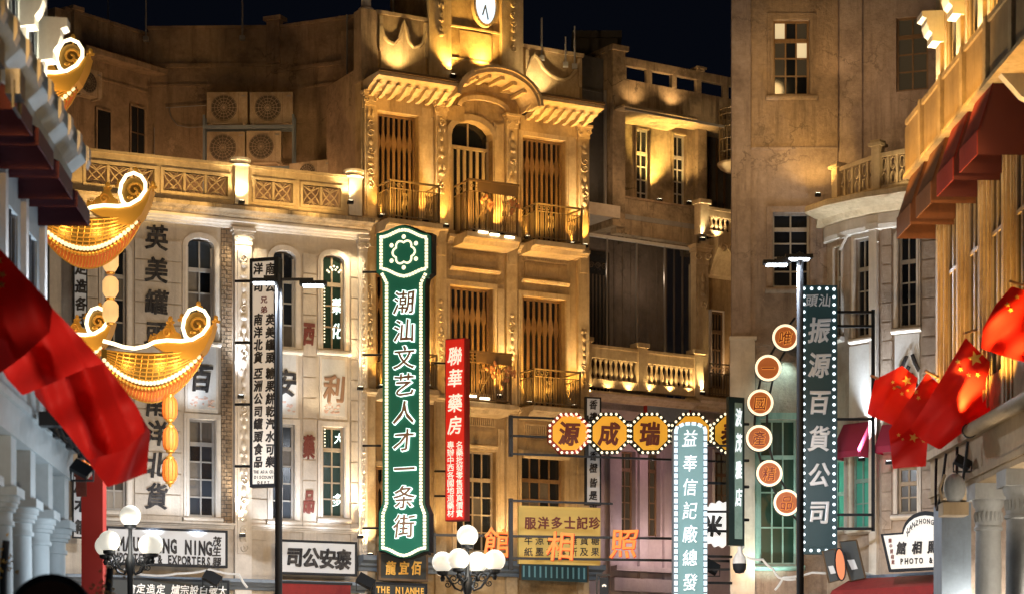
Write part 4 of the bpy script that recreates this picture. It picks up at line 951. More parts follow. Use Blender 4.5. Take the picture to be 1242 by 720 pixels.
# swept ledge and lattice balustrade
path = [F.w(0, 0, 0).xy for F in FK]+[FK[2].w(FK[2].L, 0, 0).xy]
path = [(FR.w(FR.L-.55, .0, 0).x, 57.0)]+[tuple(p) for p in path[0:]]
pth = []
for i in range(len(path)-1):
    for k in range(3): a = Vector(path[i]); c = Vector(path[i+1]); pth.append(tuple(a+(c-a)*k/3))
pth.append(path[-1])
part('curved_ledge', MB().sweep([(.05, ztK-.05), (.2, ztK), (.32, ztK+.1), (.75, ztK+.18), (.85, ztK+.22), (.85, ztK+.34), (.80, ztK+.38), (-.6, ztK+.38)], pth), 'gold_trim', RB_, I4)
part('curved_fascia', MB().sweep([(-.05, ztK-.45), (.1, ztK-.4), (.13, ztK-.3), (.13, ztK-.04), (-.05, ztK-.04)], pth[2:]), 'pale_trim', RB_, I4)
FB = [Fac(1016, 56.3, 1062, 55.0), Fac(1066, 54.9, 1145, 53.8)]
for F, yt, yb, n_ in ((FB[0], 196, 238, 5), (FB[1], 181, 224, 7)):
    cx = 1040 if F is FB[0] else 1098
    zt, zb = F.Z(cx, yt), ztK+.38
    B = part('balcony_rail', MB().box(0, F.L, -.05, .09, zt-.1, zt).box(0, F.L, -.04, .08, zb, zb+.12), 'gold_trim', RB_, F.M)
    wd = F.L/n_
    for i in range(n_):
        lm = MB(); x0 = wd*i; cz = (zt-.1+zb+.12)/2; h = (zt-.1-zb-.12)/2; 
        if i: lm.box(x0-.025, x0+.025, -.02, .05, zb+.12, zt-.1)
        for q in (.5, -.5):
            lm.tube([(x0+wd/2+wd*.28*math.cos(t*PI/6), .015, cz+q*h+h*.42*math.sin(t*PI/6)) for t in range(12)], .016, 4, True)
        lm.tube([(x0+wd*.2, .015, cz-h), (x0+wd*.5, .015, cz), (x0+wd*.8, .015, cz-h)], .013, 4); lm.tube([(x0+wd*.2, .015, cz+h), (x0+wd*.5, .015, cz), (x0+wd*.8, .015, cz+h)], .013, 4)
        part('lattice', lm, 'gold_trim', B, F.M)
for F, u, yt in ((FB[0], .02, 198), (FB[1], -.03, 172)):
    z = F.Z(1020 if F is FB[0] else 1066, yt)
    part('baluster_post', MB().box(u-.11, u+.11, -.12, .14, ztK+.38, z-.12).box(u-.17, u+.17, -.18, .2, z-.12, z-.05).box(u-.13, u+.13, -.14, .16, z-.05, z+.02), 'gold_trim', RB_, F.M)
# lights on the right building
uplight(FK[2], RB_, 1078, 560, -.45, 600, (.8, .9, 1), .10, 64, lens='lensc'); uplight(FK[2], RB_, 1104, 556, -.4, 170, (.85, .92, 1), .12, 80, lens='lensc')
uplight(FK[1], RB_, 1045, 556, -.45, 420, (.8, .9, 1), .10, 60, lens='lensc')
uplight(FR, RB_, 992, 236, -.9, 60, (1, .58, .16), .35, 110)
for px, py, pw in ((940, 185, 36), (960, 60, 26)): u, z = FR.uz(px, py, -1.6); light('POINT', FR.w(u, -1.6, z), pw*1.6, (1, .62, .24), RB_, size=.2)
light('POINT', FR2.w(1.2, -1.6, FR2.Z(1070, 120)), 24, (1, .6, .32), RB_, size=.2)
uplight(FR2, RB_, 1012, 100, -.8, 4, (1, .6, .3), .35, 110, fix=False)
uplight(FB[0], RB_, 1030, 240, -.4, 14, (1, .72, .35), .2, 120, fix=False); uplight(FB[1], RB_, 1085, 232, -.5, 14, (1, .72, .35), .2, 120, fix=False); uplight(FB[1], RB_, 1120, 226, -.5, 14, (1, .72, .35), .2, 120, fix=False)
uplight(FK[2], RB_, 1128, 560, -.4, 60, (1, .7, .4), .1, 60, fix=False)
light('SPOT', FR.w(FR.U(925), -.9, FR.Z(935, 735)), 260, (.62, 1, .90), RB_, FR.w(FR.U(940), .2, FR.Z(940, 560)), .05, 80)
light('SPOT', FR.w(FR.U(955), -.35, FR.Z(955, 430)), 90, (.6, 1, .92), RB_, FR.w(FR.U(940), .1, FR.Z(940, 520)), .05, 100)
light('POINT', FR.w(FR.U(905), -.8, FR.Z(905, 690)), 34, (1, .7, .42), RB_, size=.1)
light('POINT', FK[0].w(.2, -.9, FK[0].Z(1015, 600)), 25, (.9, .95, .8), RB_, size=.1)
light('POINT', FK[2].w(.9, -.9, FK[2].Z(1100, 660)), 26, (1, .75, .5), RB_, size=.1)

# ================================================================ NEAR LEFT STREET BUILDING (arcade with round columns)
FN = Fac(0, 4.5*FP/505, 92, 4.5*FP/413)
NL = thing('arcade_building', 'near pale blue-grey arcade building on the left with round columns and maroon awnings', 'building', FN.M)
E1 = FN.U(84); S0 = E1-9.5
def nz_(px, py, off=0): return FN.Z(px, py, off)
zE = CZ+.81*4.5; zC = CZ+.65*4.35
part('beam', MB().box(S0, E1, -.05, .55, zE-.25, zE+.45).box(S0, E1, -.14, .6, zE+.45, zE+.58).box(S0, E1, -.1, .0, zE+.1, zE+.18), 'colw', NL, FN.M)
part('beam_ledge', MB().extx([(-.05, zE+.58), (-.35, zE+.7), (-.38, zE+.82), (.2, zE+.85), (.2, zE+.58)], S0, E1), 'colw', NL, FN.M)
u0c = [FN.U(x, -.15+.15) for x in (0, 27, 50, 78)]
k = u0c[1]
cols = [E1-.35-i*1.28 for i in range(7)]
for u in cols:
    cb = part('column', MB().lathe([(.2, .12), (.2, .3), (.165, .4), (.16, zC-1.0), (.152, zC-.42)], u, .15, 0, 24), 'colw', NL, FN.M)
    part('column_base', MB().box(u-.22, u+.22, -.07, .37, 0, .14), 'colw', cb, FN.M)
    part('column_capital', MB().lathe([(.153, -.42), (.18, -.418), (.18, -.37), (.158, -.368), (.158, -.27), (.19, -.265), (.19, -.225), (.215, -.222), (.215, -.17), (.235, -.167), (.235, -.10)], u, .15, zC, 24).box(u-.25, u+.25, -.10, .40, zC-.099, zC).box(u-.17, u+.17, -.02, .32, zC, zE-.24), 'colw', cb, FN.M)
part('arcade_back_wall', MB().box(S0, E1-.02, 3.2, 3.4, 0, zE), 'pale', NL, FN.M)
part('arcade_ceiling', MB().box(S0, E1-.02, .56, 3.2, zE-.2, zE+.1), 'pale', NL, FN.M)
# upper wall with pilasters and windows
zT = CZ+1.30*4.9*3.0/3.0+4.6; YW = .35
zEv0 = CZ+1.60*4.5; zEv1 = CZ+1.735*4.5   # ledge bottom and top
hN = []; n_ = 6
bays = [E1-.72-i*1.4 for i in range(n_)]
for i, u in enumerate(bays):
    for z0, z1 in ((zE+1.0, zEv0-.8), (zEv1+.5, zEv1+2.9)):
        hN.append((u-.32, u+.32, z0, z1))
        wq = part('window', MB().box(u-.32, u-.26, YW+.02, YW+.08, z0, z1).box(u+.26, u+.32, YW+.02, YW+.08, z0, z1).box(u-.02, u+.02, YW+.02, YW+.08, z0, z1).box(u-.26, u+.26, YW+.021, YW+.079, z1-.7, z1-.64), 'bluegrey', NL, FN.M)
        for sx in (-1, 1):
            part('pane', MB().box(min(u+sx*.02, u+sx*.26), max(u+sx*.02, u+sx*.26), YW+.045, YW+.055, z0, z1), 'glass', wq, FN.M)
zTop = zEv1+4.2
part('upper_wall', wall_holes(FN, S0, E1, zE+.85, zTop, hN, .25, YW), 'colw', NL, FN.M)
for i in range(n_+1):
    u = E1-.03-i*1.4
    part('pilaster', MB().box(u-.17, u+.02, YW-.07, YW, zE+.85, zEv0-.3).box(u-.17, u+.02, YW-.07, YW, zEv1, zTop), 'white', NL, FN.M)
    part('capital', MB().extx([(YW, zEv1+.95), (YW-.18, zEv1+.97), (YW-.18, zEv1+1.08), (YW-.24, zEv1+1.16), (YW-.28, zEv1+1.28), (YW-.28, zEv1+1.36), (YW-.36, zEv1+1.39), (YW-.36, zEv1+1.5), (YW, zEv1+1.52)], u-.22, u+.03), 'white', NL, FN.M)
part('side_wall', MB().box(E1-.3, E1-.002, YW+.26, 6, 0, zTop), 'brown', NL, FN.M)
part('eave_ledge', MB().extx([(YW, zEv0-.2), (YW-.2, zEv0-.15), (.0, zEv0), (-.02, zEv0+.2), (-.2, zEv0+.35), (-.22, zEv1-.1), (-.15, zEv1), (YW, zEv1+.05)], S0, E1+.12), 'colw', NL, FN.M)
for i in range(10):
    u = E1-.1-i*.75; part('ledge_bracket', MB().extx([(-.24, zEv0+.2), (-.28, zEv0+.3), (-.28, zEv1-.15), (-.24, zEv1-.12)], u-.09, u+.09), 'white', NL, FN.M)
for i in range(4):
    u = E1-.32-i*1.45
    t = thing('awning', ['maroon window awning farthest along the left arcade building', 'second maroon window awning from the far end of the left arcade building', 'third maroon window awning from the far end of the left arcade building', 'maroon window awning nearest the camera at the left edge', 'maroon awning just outside the left edge', 'maroon awning nearest the camera on the left building'][i] if i < 4 else 'maroon awning on the near part of the left arcade building', 'awning', FN.M @ T(u, YW, zEv0-.3), 'maroon awnings on the left building')
    zt_, zb_ = zEv0-.02, CZ+1.575*4.2
    u0, u1 = u-1.05, u
    aw = MB().add([(u0, YW, zt_), (u1, YW, zt_), (u1, -.3, zb_+.2), (u0, -.3, zb_+.2), (u0, YW, zt_-.03), (u1, YW, zt_-.03), (u1, -.27, zb_+.18), (u0, -.27, zb_+.18)], [(0,1,2,3),(4,7,6,5),(0,3,7,4),(1,5,6,2)])
    part('canopy', aw, 'maroon', t, FN.M)
    part('valance', MB().box(u0, u1, -.31, -.295, zb_, zb_+.2), 'maroon', t, FN.M)
    part('cheek', MB().add([(u1, YW, zt_), (u1, -.3, zb_+.2), (u1, -.3, zb_), (u1, YW, zb_), (u1-.01, YW, zt_), (u1-.01, -.3, zb_+.2), (u1-.01, -.3, zb_), (u1-.01, YW, zb_)], [(0,1,2,3),(4,7,6,5)]), 'maroon', t, FN.M)
    part('cheek', MB().add([(u0, YW, zt_), (u0, -.3, zb_+.2), (u0, -.3, zb_), (u0, YW, zb_), (u0+.01, YW, zt_), (u0+.01, -.3, zb_+.2), (u0+.01, -.3, zb_), (u0+.01, YW, zb_)], [(0,1,2,3),(4,7,6,5)]), 'maroon', t, FN.M)
for u in (E1-.3, E1-1.7, E1-3.1, E1-4.5):
    light('SPOT', FN.w(u, -.05, zEv1+.1), 330, (1, .82, .55), NL, FN.w(u, .3, zEv1+1.5), .08, 90)
    light('SPOT', FN.w(u+.1, .05, zE+.95), 160, (.8, .88, 1), NL, FN.w(u+.1, .25, zE+2.6), .08, 50)
# boxes, brackets and cable clutter on the beam
cl = MB()
for i in range(7):
    u = E1-.25-i*.5; cl.box(u-.12, u+.1, -.42+.05*(i % 3), -.16, zE+.0+.1*(i % 2), zE+.16+.1*(i % 2)); cl.tube([(u, -.2, zE+.3), (u+.12, -.36, zE-.1), (u+.3, -.2, zE+.05)], .02, 5)
part('cable_clutter', cl, 'iron', NL, FN.M)

# ================================================================ NEAR RIGHT STREET BUILDING
LR = 8.83
FO = Fac(1130, LR*FP/625, 1242, LR*FP/737)
NR = thing('arcade_building', 'near gold-lit arcade building on the right with grey columns and a tan beam', 'building', FO.M)
E0 = 0.0; S1 = 11.5
zB0, zB1 = CZ+.462*LR, CZ+.545*LR
part('beam', MB().box(E0, S1, -.02, .5, zB0, zB1).box(E0, S1, -.12, .5, zB1, zB1+.14).box(E0, S1, -.06, -.021, zB0+.1, zB0+.2), 'tanstone', NR, FO.M)
colu = [FO.U(1182), FO.U(1219), FO.U(1258), FO.U(1300), FO.U(1345)]
for u in colu:
    zc = CZ+.443*LR-.02
    cb = part('column', MB().lathe([(.25, .12), (.25, .3), (.205, .42), (.205, zc-1.1), (.195, zc-.55)], u, .22, 0, 24), 'colw2', NR, FO.M)
    part('column_base', MB().box(u-.3, u+.3, -.08, .52, 0, .14), 'colw2', cb, FO.M)
    cp = MB().lathe([(.2, -.55), (.225, -.53), (.225, -.49), (.205, -.47), (.205, -.2), (.235, -.16), (.25, -.1), (.25, -.06)], u, .22, zc, 24).box(u-.28, u+.28, -.06, .5, zc-.06, zB0-.001)
    part('column_capital', cp, 'colw2', cb, FO.M)
    fl = MB()
    for k in range(20): a = 2*PI*k/20; fl.ell((u+.21*math.cos(a), .22+.21*math.sin(a), zc-.33), (.022, .022, .09), 5, 4)
    part('capital_flutes', fl, 'colw2', cb, FO.M)
part('corner_pier', MB().box(.15, .75, .0, .5, 0, zB0-.05), 'bluegrey', NR, FO.M)
part('arcade_back_wall', MB().box(E0, S1, 3.2, 3.4, 0, zB0), 'pale', NR, FO.M)
part('arcade_ceiling', MB().box(E0, S1, .5, 3.2, zB0+.1, zB0+.3), 'pale', NR, FO.M)
zA1, zA0 = CZ+1.208*LR, CZ+1.096*LR
zTR = CZ+1.62*LR; YR = .12
hO = []
for i in range(7):
    u = .95+i*1.45
    for z0, z1 in ((zB1+.9, zA0-.9), (zA1+.15, zTR-.4)):
        hO.append((u-.36, u+.36, z0, z1))
        wq = part('window', MB().box(u-.36, u-.3, YR+.02, YR+.1, z0, z1).box(u+.3, u+.36, YR+.02, YR+.1, z0, z1).box(u-.025, u+.025, YR+.02, YR+.1, z0, z1).box(u-.3, u+.3, YR+.021, YR+.099, z1-.9, z1-.84), 'woodl', NR, FO.M)
        for sx in (-1, 1): part('pane', MB().box(min(u+sx*.025, u+sx*.3), max(u+sx*.025, u+sx*.3), YR+.05, YR+.06, z0, z1), 'glass', wq, FO.M)
part('upper_wall', wall_holes(FO, E0, S1, zB1+.14, zTR, hO, .3, YR), 'gold_plaster', NR, FO.M)
part('side_wall', MB().box(0.002, .3, YR+.31, 6, 0, zTR), 'mauve', NR, FO.M)
for i in range(8):
    u = .22+i*1.45
    part('pilaster', MB().box(u-.16, u+.16, YR-.06, YR, zB1+.15, zA0-.02).box(u-.07, u+.07, YR-.085, YR-.06, zB1+.3, zA0-.3).box(u-.16, u+.16, YR-.06, YR, zA1, zTR), 'gold_trim', NR, FO.M)
    part('pilaster', MB().box(u+.24, u+.31, YR-.03, YR, zB1+.15, zA0-.02), 'gold_trim', NR, FO.M)
    part('capital', MB().extx([(YR, zA1+1.2), (YR-.2, zA1+1.22), (YR-.2, zA1+1.34), (YR-.26, zA1+1.4), (YR-.3, zA1+1.52), (YR-.3, zA1+1.6), (YR-.38, zA1+1.63), (YR-.38, zA1+1.72), (YR, zA1+1.74)], u-.2, u+.2), 'white', NR, FO.M)
    part('balcony_panel', MB().box(u-.5, u+.75, YR-.52, YR-.4, zA0+.05, zA1-.08), 'tanstone', NR, FO.M)
    part('console', MB().extx([(YR, zA0-.45), (YR-.2, zA0-.35), (YR-.5, zA0-.02), (YR-.5, zA0+.0), (YR, zA0)], u-.09, u+.09), 'pale_trim', NR, FO.M)
    part('panel_post', MB().box(u+.76, u+.94, YR-.58, YR-.38, zA0+.02, zA1+.02), 'gold_trim', NR, FO.M)
part('balcony_ledge', MB().box(E0-.1, S1, YR-.6, YR, zA0-.02, zA0+.045).box(E0-.1, S1, YR-.56, YR-.36, zA1-.08, zA1), 'gold_trim', NR, FO.M)
aws = ['browncanvas', 'browncanvas', 'redcanvas', 'redcanvas', 'redcanvas', 'maroon']
for i in range(4):
    u = .0+i*1.5; mA = aws[i]
    t = thing('awning', ['brown window awning farthest along the right building, above the flags', 'second brown window awning from the far end of the right building', 'red window awning beside the brown ones on the right building', 'dark-ended red window awning at the right edge', 'maroon awning on the near part of the right building', 'maroon awning on the near part of the right building'][i], 'awning', FO.M @ T(u, YR, zA0), 'awnings on the right building')
    zt_, zb_ = CZ+1.13*LR, CZ+1.05*8.2; u0, u1 = u+.04, u+1.12; yo = -.60
    part('canopy', MB().add([(u0, YR-.4, zt_), (u1, YR-.4, zt_), (u1, yo, zb_+.35), (u0, yo, zb_+.35), (u0, YR-.4, zt_-.03), (u1, YR-.4, zt_-.03), (u1, yo+.03, zb_+.32), (u0, yo+.03, zb_+.32)], [(0,1,2,3),(4,7,6,5),(0,3,7,4),(1,5,6,2)]), mA, t, FO.M)
    part('valance', MB().box(u0, u1, yo-.015, yo, zb_, zb_+.35), mA, t, FO.M)
    for x in (u0, u1-.01): part('cheek', MB().add([(x, YR-.4, zt_), (x, yo, zb_+.35), (x, yo, zb_), (x, YR, zb_), (x, YR, zt_-.2), (x+.01, YR-.4, zt_), (x+.01, yo, zb_+.35), (x+.01, yo, zb_), (x+.01, YR, zb_), (x+.01, YR, zt_-.2)], [(0,1,2,3,4),(5,9,8,7,6)]), 'maroon' if i > 1 else mA, t, FO.M)
for i in range(5):
    u = .95+i*1.45
    for du in (-.45, .5):
        light('SPOT', FO.w(u+du, -.25, zB1+.3), 330, GOLD, NR, FO.w(u+du, .0, zB1+2.2), .06, 75)
    light('SPOT', FO.w(u-.7, -.12, zA1+.1), 300, (1, .8, .5), NR, FO.w(u-.7, .1, zA1+1.6), .05, 80)
    light('SPOT', FO.w(u, -.2, zA1+.1), 260, GOLD, NR, FO.w(u, .1, zA1+1.6), .05, 90)

# wide gold wash: lamps without fixtures, added before each bay for more even gold
for px, py, pw in ((490, 250, 60), (585, 262, 60), (668, 276, 60), (490, 455, 60), (585, 470, 60), (668, 478, 60), (490, 640, 40), (585, 655, 35), (668, 660, 30)):
    u, z = FC.uz(px, py, -1.3); light('SPOT', FC.w(u, -1.3, z), pw*3, GOLD, CB, FC.w(u, .2, z+2.0), .2, 120)
for px in (725, 775, 825): u, z = FM.uz(px, 135, -1.2); light('POINT', FM.w(u, -1.0, z-2.2), 12, (1, .6, .3), MD, size=.2)

for i in range(5):
    u = .35+i*1.5
    light('SPOT', FO.w(u+.2, -1.5, zA0-2.6), 120, (1, .75, .4), NR, FO.w(u+.2, -.6, zA0-.6), .08, 80)  # lamps without fixtures, added to brighten the awnings from beneath
# unseen fill lamps added out of view, aimed across the plaza at the facades
def plaza_fill(F, b, u, y, z, tgt, pw, col, ang=60):
    o = F.w(u, y, z); light('SPOT', o, pw, col, b, tgt, .25, ang, .9)
    Mx = F.M @ T(u, y, z)
    h = part('floodlight', MB().box(-.16, .16, .06, .2, -.12, .12).tube([(-.19, .12, 0), (-.19, .12, -.25), (.19, .12, -.25), (.19, .12, 0)], .018, 5), 'iron', b, Mx)  # casing of an added fill lamp, outside the view
plaza_fill(FO, NR, FO.U(1340), -.75, zB1+3.0, (-1.5, 59, 9.5), FILL_PW*.75, (1, .53, .15), 46)
plaza_fill(FO, NR, FO.U(1370), -.75, zB1+3.0, (-7.0, 56, 7.5), FILL_PW*2.0, (1, .76, .48), 40)
plaza_fill(FN, NL, FN.U(-60), -.75, zE+2.7, (4.5, 63, 10), FILL_PW*.9, (1, .60, .24), 44)
plaza_fill(FN, NL, FN.U(-90), -.75, zE+2.7, (8.5, 57, 11), FILL_PW*.7, (1, .66, .40), 44)
plaza_fill(FN, NL, FN.U(-120), -.75, zE+2.7, (-0.5, 59, 12), FILL_PW*.6, (1, .53, .15), 44)

for i in range(4):   # lamps on the right balcony panels, lighting the cornices
    u = .95+i*1.45; light('SPOT', FO.w(u-.7, -1.3, zA0-.4), 120, GOLD, NR, FO.w(u-.7, -.3, zA0+.7), .1, 100)
# ================================================================ AIR CONDITIONERS on the set-back storey
def ac(F, px0, py0, px1, py1, off, label, fan=.42, turn=0):
    u0, u1, z0, z1 = F.rc(px0, py0, px1, py1, off); wd, h = u1-u0, z1-z0
    t = thing('air_conditioner', label, 'air conditioner', F.M @ T((u0+u1)/2, off, z0), 'outdoor air conditioning units on the terrace wall')
    B = MB().box(u0, u1, off, off+.32, z0+.02, z1).box(u0+.05, u0+.12, off+.02, off+.3, z0-.02, z0+.02).box(u1-.12, u1-.05, off+.02, off+.3, z0-.02, z0+.02)
    part('casing', B, 'ac', t, F.M)
    cx, cz, r = u0+wd*fan, (z0+z1)/2, min(h*.42, wd*.36)
    part('fan_opening', MB().prism([(cx+r*math.cos(2*PI*i/24), cz+r*math.sin(2*PI*i/24)) for i in range(24)], off-.008, off+.01), 'acfan', t, F.M)
    g = MB()
    for k in range(1, 5): g.tube([(cx+r*k/4.2*math.cos(2*PI*i/20), off-.02, cz+r*k/4.2*math.sin(2*PI*i/20)) for i in range(20)], .004, 4, True)
    for k in range(8): a = PI*k/8; g.tube([(cx-r*math.cos(a), off-.018, cz-r*math.sin(a)), (cx+r*math.cos(a), off-.018, cz+r*math.sin(a))], .004, 4)
    part('fan_guard', g, 'ac', t, F.M, kind='stuff')
    p = MB().box(cx+r+.04, cx+r+.045, off-.004, off, z0+.04, z1-.03) if cx+r+.06 < u1 else MB().box(u1-.03, u1-.02, off-.004, off, z0+.04, z1-.03)
    part('panel_seam', p, 'acfan', t, F.M)
    part('badge', MB().box(u1-.16, u1-.05, off-.006, off, z1-.12, z1-.08), 'tin', t, F.M)
F = FU[1]
ac(F, 251, 112, 300, 150, -.75, 'upper left outdoor unit of the stack on the blue rack'); ac(F, 303, 112, 355, 150, -.75, 'upper right outdoor unit of the stack on the blue rack')
ac(F, 251, 160, 297, 199, -.75, 'lower left outdoor unit of the stack on the blue rack'); ac(F, 299, 159, 341, 197, -.75, 'lower right outdoor unit of the stack on the blue rack')
ac(FU[2], 351, 196, 402, 222, -.7, 'low outdoor unit behind the balustrade, right of the blue rack')
ac(FU[0], 96, 84, 124, 117, -.45, 'small outdoor unit high on the brown wall behind the gold scroll', fan=.4)
u0, u1 = F.U(246, -.8), F.U(357, -.8)
rk = MB(); zs = F.Z(300, 153, -.8), F.Z(300, 203, -.8)
t = thing('equipment_rack', 'dark blue steel rack carrying four outdoor units on the terrace', 'rack', F.M @ T(u0, -.8, zled))
for z in zs: part('shelf_rail', MB().box(u0, u1, -.82, -.76, z-.06, z+.02).box(u0, u1, -.46, -.40, z-.06, z+.02), 'bluegrey', t, F.M)
for x in (u0, u1-.06): part('upright', MB().box(x, x+.06, -.825, -.765, zled-.1, zs[0]+.3).box(x, x+.06, -.46, -.4, zled-.1, zs[0]+.3), 'bluegrey', t, F.M)
u0, u1, z0, z1 = FU[2].rc(398, 172, 417, 187, -.2)
t = thing('junction_box', 'pale metal junction box on the brown wall beside the white pipe', 'box', FU[2].M @ T(u0, -.2, z0)); part('housing', MB().box(u0, u1, -.2, 0, z0, z1), 'ac', t, FU[2].M); part('conduit', MB().tube([(u0+.3, -.1, z0), (u0+.3, -.1, z0-.7)], .02, 5), 'tin', t, FU[2].M)
# roof masts
masts = [(131, 27, -6, 'thin mast farthest left on the roof edge'), (177, 37, -20, 'thin mast second from the left on the roof edge'), (294, 36, -20, 'thin mast above the outdoor units on the roof'), (477, 21, -20, 'thin mast on the parapet left of the clock tower'), (657, 60, 22, 'first thin mast right of the clock tower'), (686, 68, 45, 'short thin mast between two taller ones right of the tower'), (697, 70, 32, 'thick-looking mast at the right end of the gold parapet')]
for px, y0, y1, lb in masts:
    D = 60.5 if px < 400 else 59.8
    b_ = wp(px, y0+8, D+.6); tp = wp(px, y1, D+.6)
    t = thing('roof_mast', lb, 'mast', T(*b_), 'thin masts along the roofs')
    part('pole', MB().lathe([(.028, 0), (.022, tp.z-b_.z)], 0, 0, 0, 6), 'tin', t, T(*b_)); part('foot', MB().box(-.07, .07, -.07, .07, -.12, .0), 'tin', t, T(*b_))
p_ = wp(724, 120, 66)
t = thing('chimney_block', 'dark rooftop block with a flat cap behind the dark end wall', 'chimney', T(*p_))
part('shaft', MB().box(-.6, .6, 0, 1, -1, 1.75), 'slate', t, T(*p_)); part('cap', MB().box(-.72, .72, -.1, 1.1, 1.75, 1.95), 'slate', t, T(*p_))

# ================================================================ SIGNS
def sgn(px0, D0, px1, D1): return Fac(px0, D0, px1, D1)
def uvpoly(F, pts, off): return [F.uz(x, y, off) for x, y in pts]
def bulbs(F, pts, off, step, r, m, parent, closed=False, box=None, name='bulbs'):
    """small bulbs following a pixel path"""
    q = uvpoly(F, pts, off)
    if closed: q = q+[q[0]]
    mb = MB(); L = [math.dist(a, b) for a, b in zip(q, q[1:])]; tot = sum(L); n = max(1, round(tot/step)); 
    for i in range(n if closed else n+1):
        d = tot*i/n; k = 0
        while k < len(L)-1 and d > L[k]: d -= L[k]; k += 1
        f = d/L[k] if L[k] else 0; a, b = q[k], q[k+1]; u, z = a[0]+(b[0]-a[0])*f, a[1]+(b[1]-a[1])*f
        if box:
            dx, dz = (b[0]-a[0])/L[k], (b[1]-a[1])/L[k]; h, w_ = step*.36, box
            mb.prism([(u+dx*h-dz*w_, z+dz*h+dx*w_), (u-dx*h-dz*w_, z-dz*h+dx*w_), (u-dx*h+dz*w_, z-dz*h-dx*w_), (u+dx*h+dz*w_, z+dz*h-dx*w_)], off-.035, off)
        else: mb.ell((u, off-r*.4, z), r, 6, 4)
    return part(name, mb, m, parent, F.M, kind='stuff')
def arm(F, b, pxa, pxb, py, off=0, r=.03, m='iron', name='bracket'):
    a, c = F.uz(pxa, py, off), F.uz(pxb, py, off)
    return part(name, MB().tube([(a[0], off, a[1]), (c[0], off, c[1])], r, 5), m, b, F.M)
# --- green neon street sign
F = sgn(459, 56.9, 520, 56.4); off = 0
t = thing('street_name_sign', 'tall green vertical neon sign with star emblem and nine glowing characters', 'sign', F.at(490, 678, 0))
def wave(y, x0, x1, h, n=10): return [(x0+(x1-x0)*i/n, y-h*(.5-.5*math.cos(2*PI*i/n))) for i in range(n+1)]
outer = wave(285, 459, 521, 10)+[(521, 331), (515, 337), (513.5, 345), (513.5, 610), (518, 622), (518, 667)]+[(x, 2*668-y) for x, y in reversed(wave(669, 462, 518, 9))]+[(462, 667), (462, 622), (466.5, 610), (466.5, 345), (465, 337), (459, 331)]
part('casing', MB().prism(uvpoly(F, outer, 0), -.12, .22), 'green', t, F.M)
inner = [(490+(x-490)*.80, y+(3 if y < 340 else -4 if y > 600 else 0)) for x, y in outer]
part('casing_edge', MB().prism([((q[0]), q[1]) for q in uvpoly(F, [(490.5+(x-490)*1.09, y+(-2 if y < 300 else 2 if y > 640 else 0)) for x, y in outer], .1)], .1, .36), 'blackp', t, F.M)
off = -.13
b1 = wave(288, 462.5, 517.5, 9)+[(517.5, 326)]+[(x, 2*326-y) for x, y in reversed(wave(326, 462.5, 517.5, 9))]+[(462.5, 288)]
bulbs(F, b1, off, .085, .03, 'bulbw', t, box=.036)
for s in (-1, 1): bulbs(F, [(490+s*26, 333), (490+s*20.8, 343), (490+s*20.8, 611), (490+s*25.3, 623), (490+s*25.3, 663)], off, .085, .03, 'bulbw', t, box=.036)
bulbs(F, [(x, 2*664-y) for x, y in wave(664, 465, 515, 9)], off, .085, .03, 'bulbw', t, box=.036)
u, z = F.uz(490, 306, off); k = 57/FP; sm = MB(); pts = []
for i in range(48):
    a = 2*PI*i/48+PI/6; r = (11.5+3.2*abs(math.cos(3*a)) if True else 0)*k; pts.append((u+r*math.cos(a), off-.02, z+r*math.sin(a)))
sm.tube(pts, .025, 5, True); part('star_emblem', sm, 'bulbw', t, F.M)
for i in range(6):
    a = PI/2+i*PI/3; part('emblem_drop', MB().ell((u+18.5*k*math.cos(a), off-.02, z+18.5*k*math.sin(a)), (.055, .03, .055), 8, 6), 'bulbw', t, F.M)
for ch, y in zip('潮汕文艺人才一条街', (366, 400, 433, 466, 499, 533, 568, 602, 637)):
    c = char(ch, F, 490, y, 29, off-.03, 'neonc', t, .052, .02, 1.0, shear=.08); char(ch, F, 490, y, 29, off-.07, 'bronze', c, .012, .05, 1.0, shear=.08, name='character_face')
for y in (330, 430, 540, 640): arm(F, t, 440, 462, y, .1)
# --- red sign
F = sgn(541, 57.4, 563, 57.2)
t = thing('shop_sign', 'narrow bright red vertical sign with cream characters beside the green sign', 'sign', F.at(552, 630, 0))
u0, u1, z0, z1 = F.rc(540, 410, 563, 631)
part('casing', MB().box(u0, u1+.04, .0, .25, z0, z1), 'signredd', t, F.M); part('face', MB().box(u0+.03, u1-.0, -.03, -.001, z0+.03, z1-.03), 'signred', t, F.M)
for ch, y in zip('聯華藥房', (431, 458, 488, 515)): char(ch, F, 552, y, 23, -.05, 'textcream', t, .02, .03, .85)
textline('名藥批發零售貨真價實', 557, 541, 0, 9, 9.4, -.045, 'textcream', t) if False else None
textline_ = lambda txt, F, x, y, dx, dy, s, off, m, p, **k: textline(txt, F, x, y, dx, dy, s, off, m, p, **k)
textline('名藥批發零售貨真價實', F, 557.3, 539, 0, 9.2, 9.6, -.05, 'textcream', t, bold=.015, depth=.03, name='small_lettering')
textline('專辦中西各國地道藥材', F, 546.5, 539, 0, 9.2, 9.6, -.05, 'textcream', t, bold=.015, depth=.03, name='small_lettering')
for y in (440, 571, 601): arm(F, t, 527, 541, y, .1)
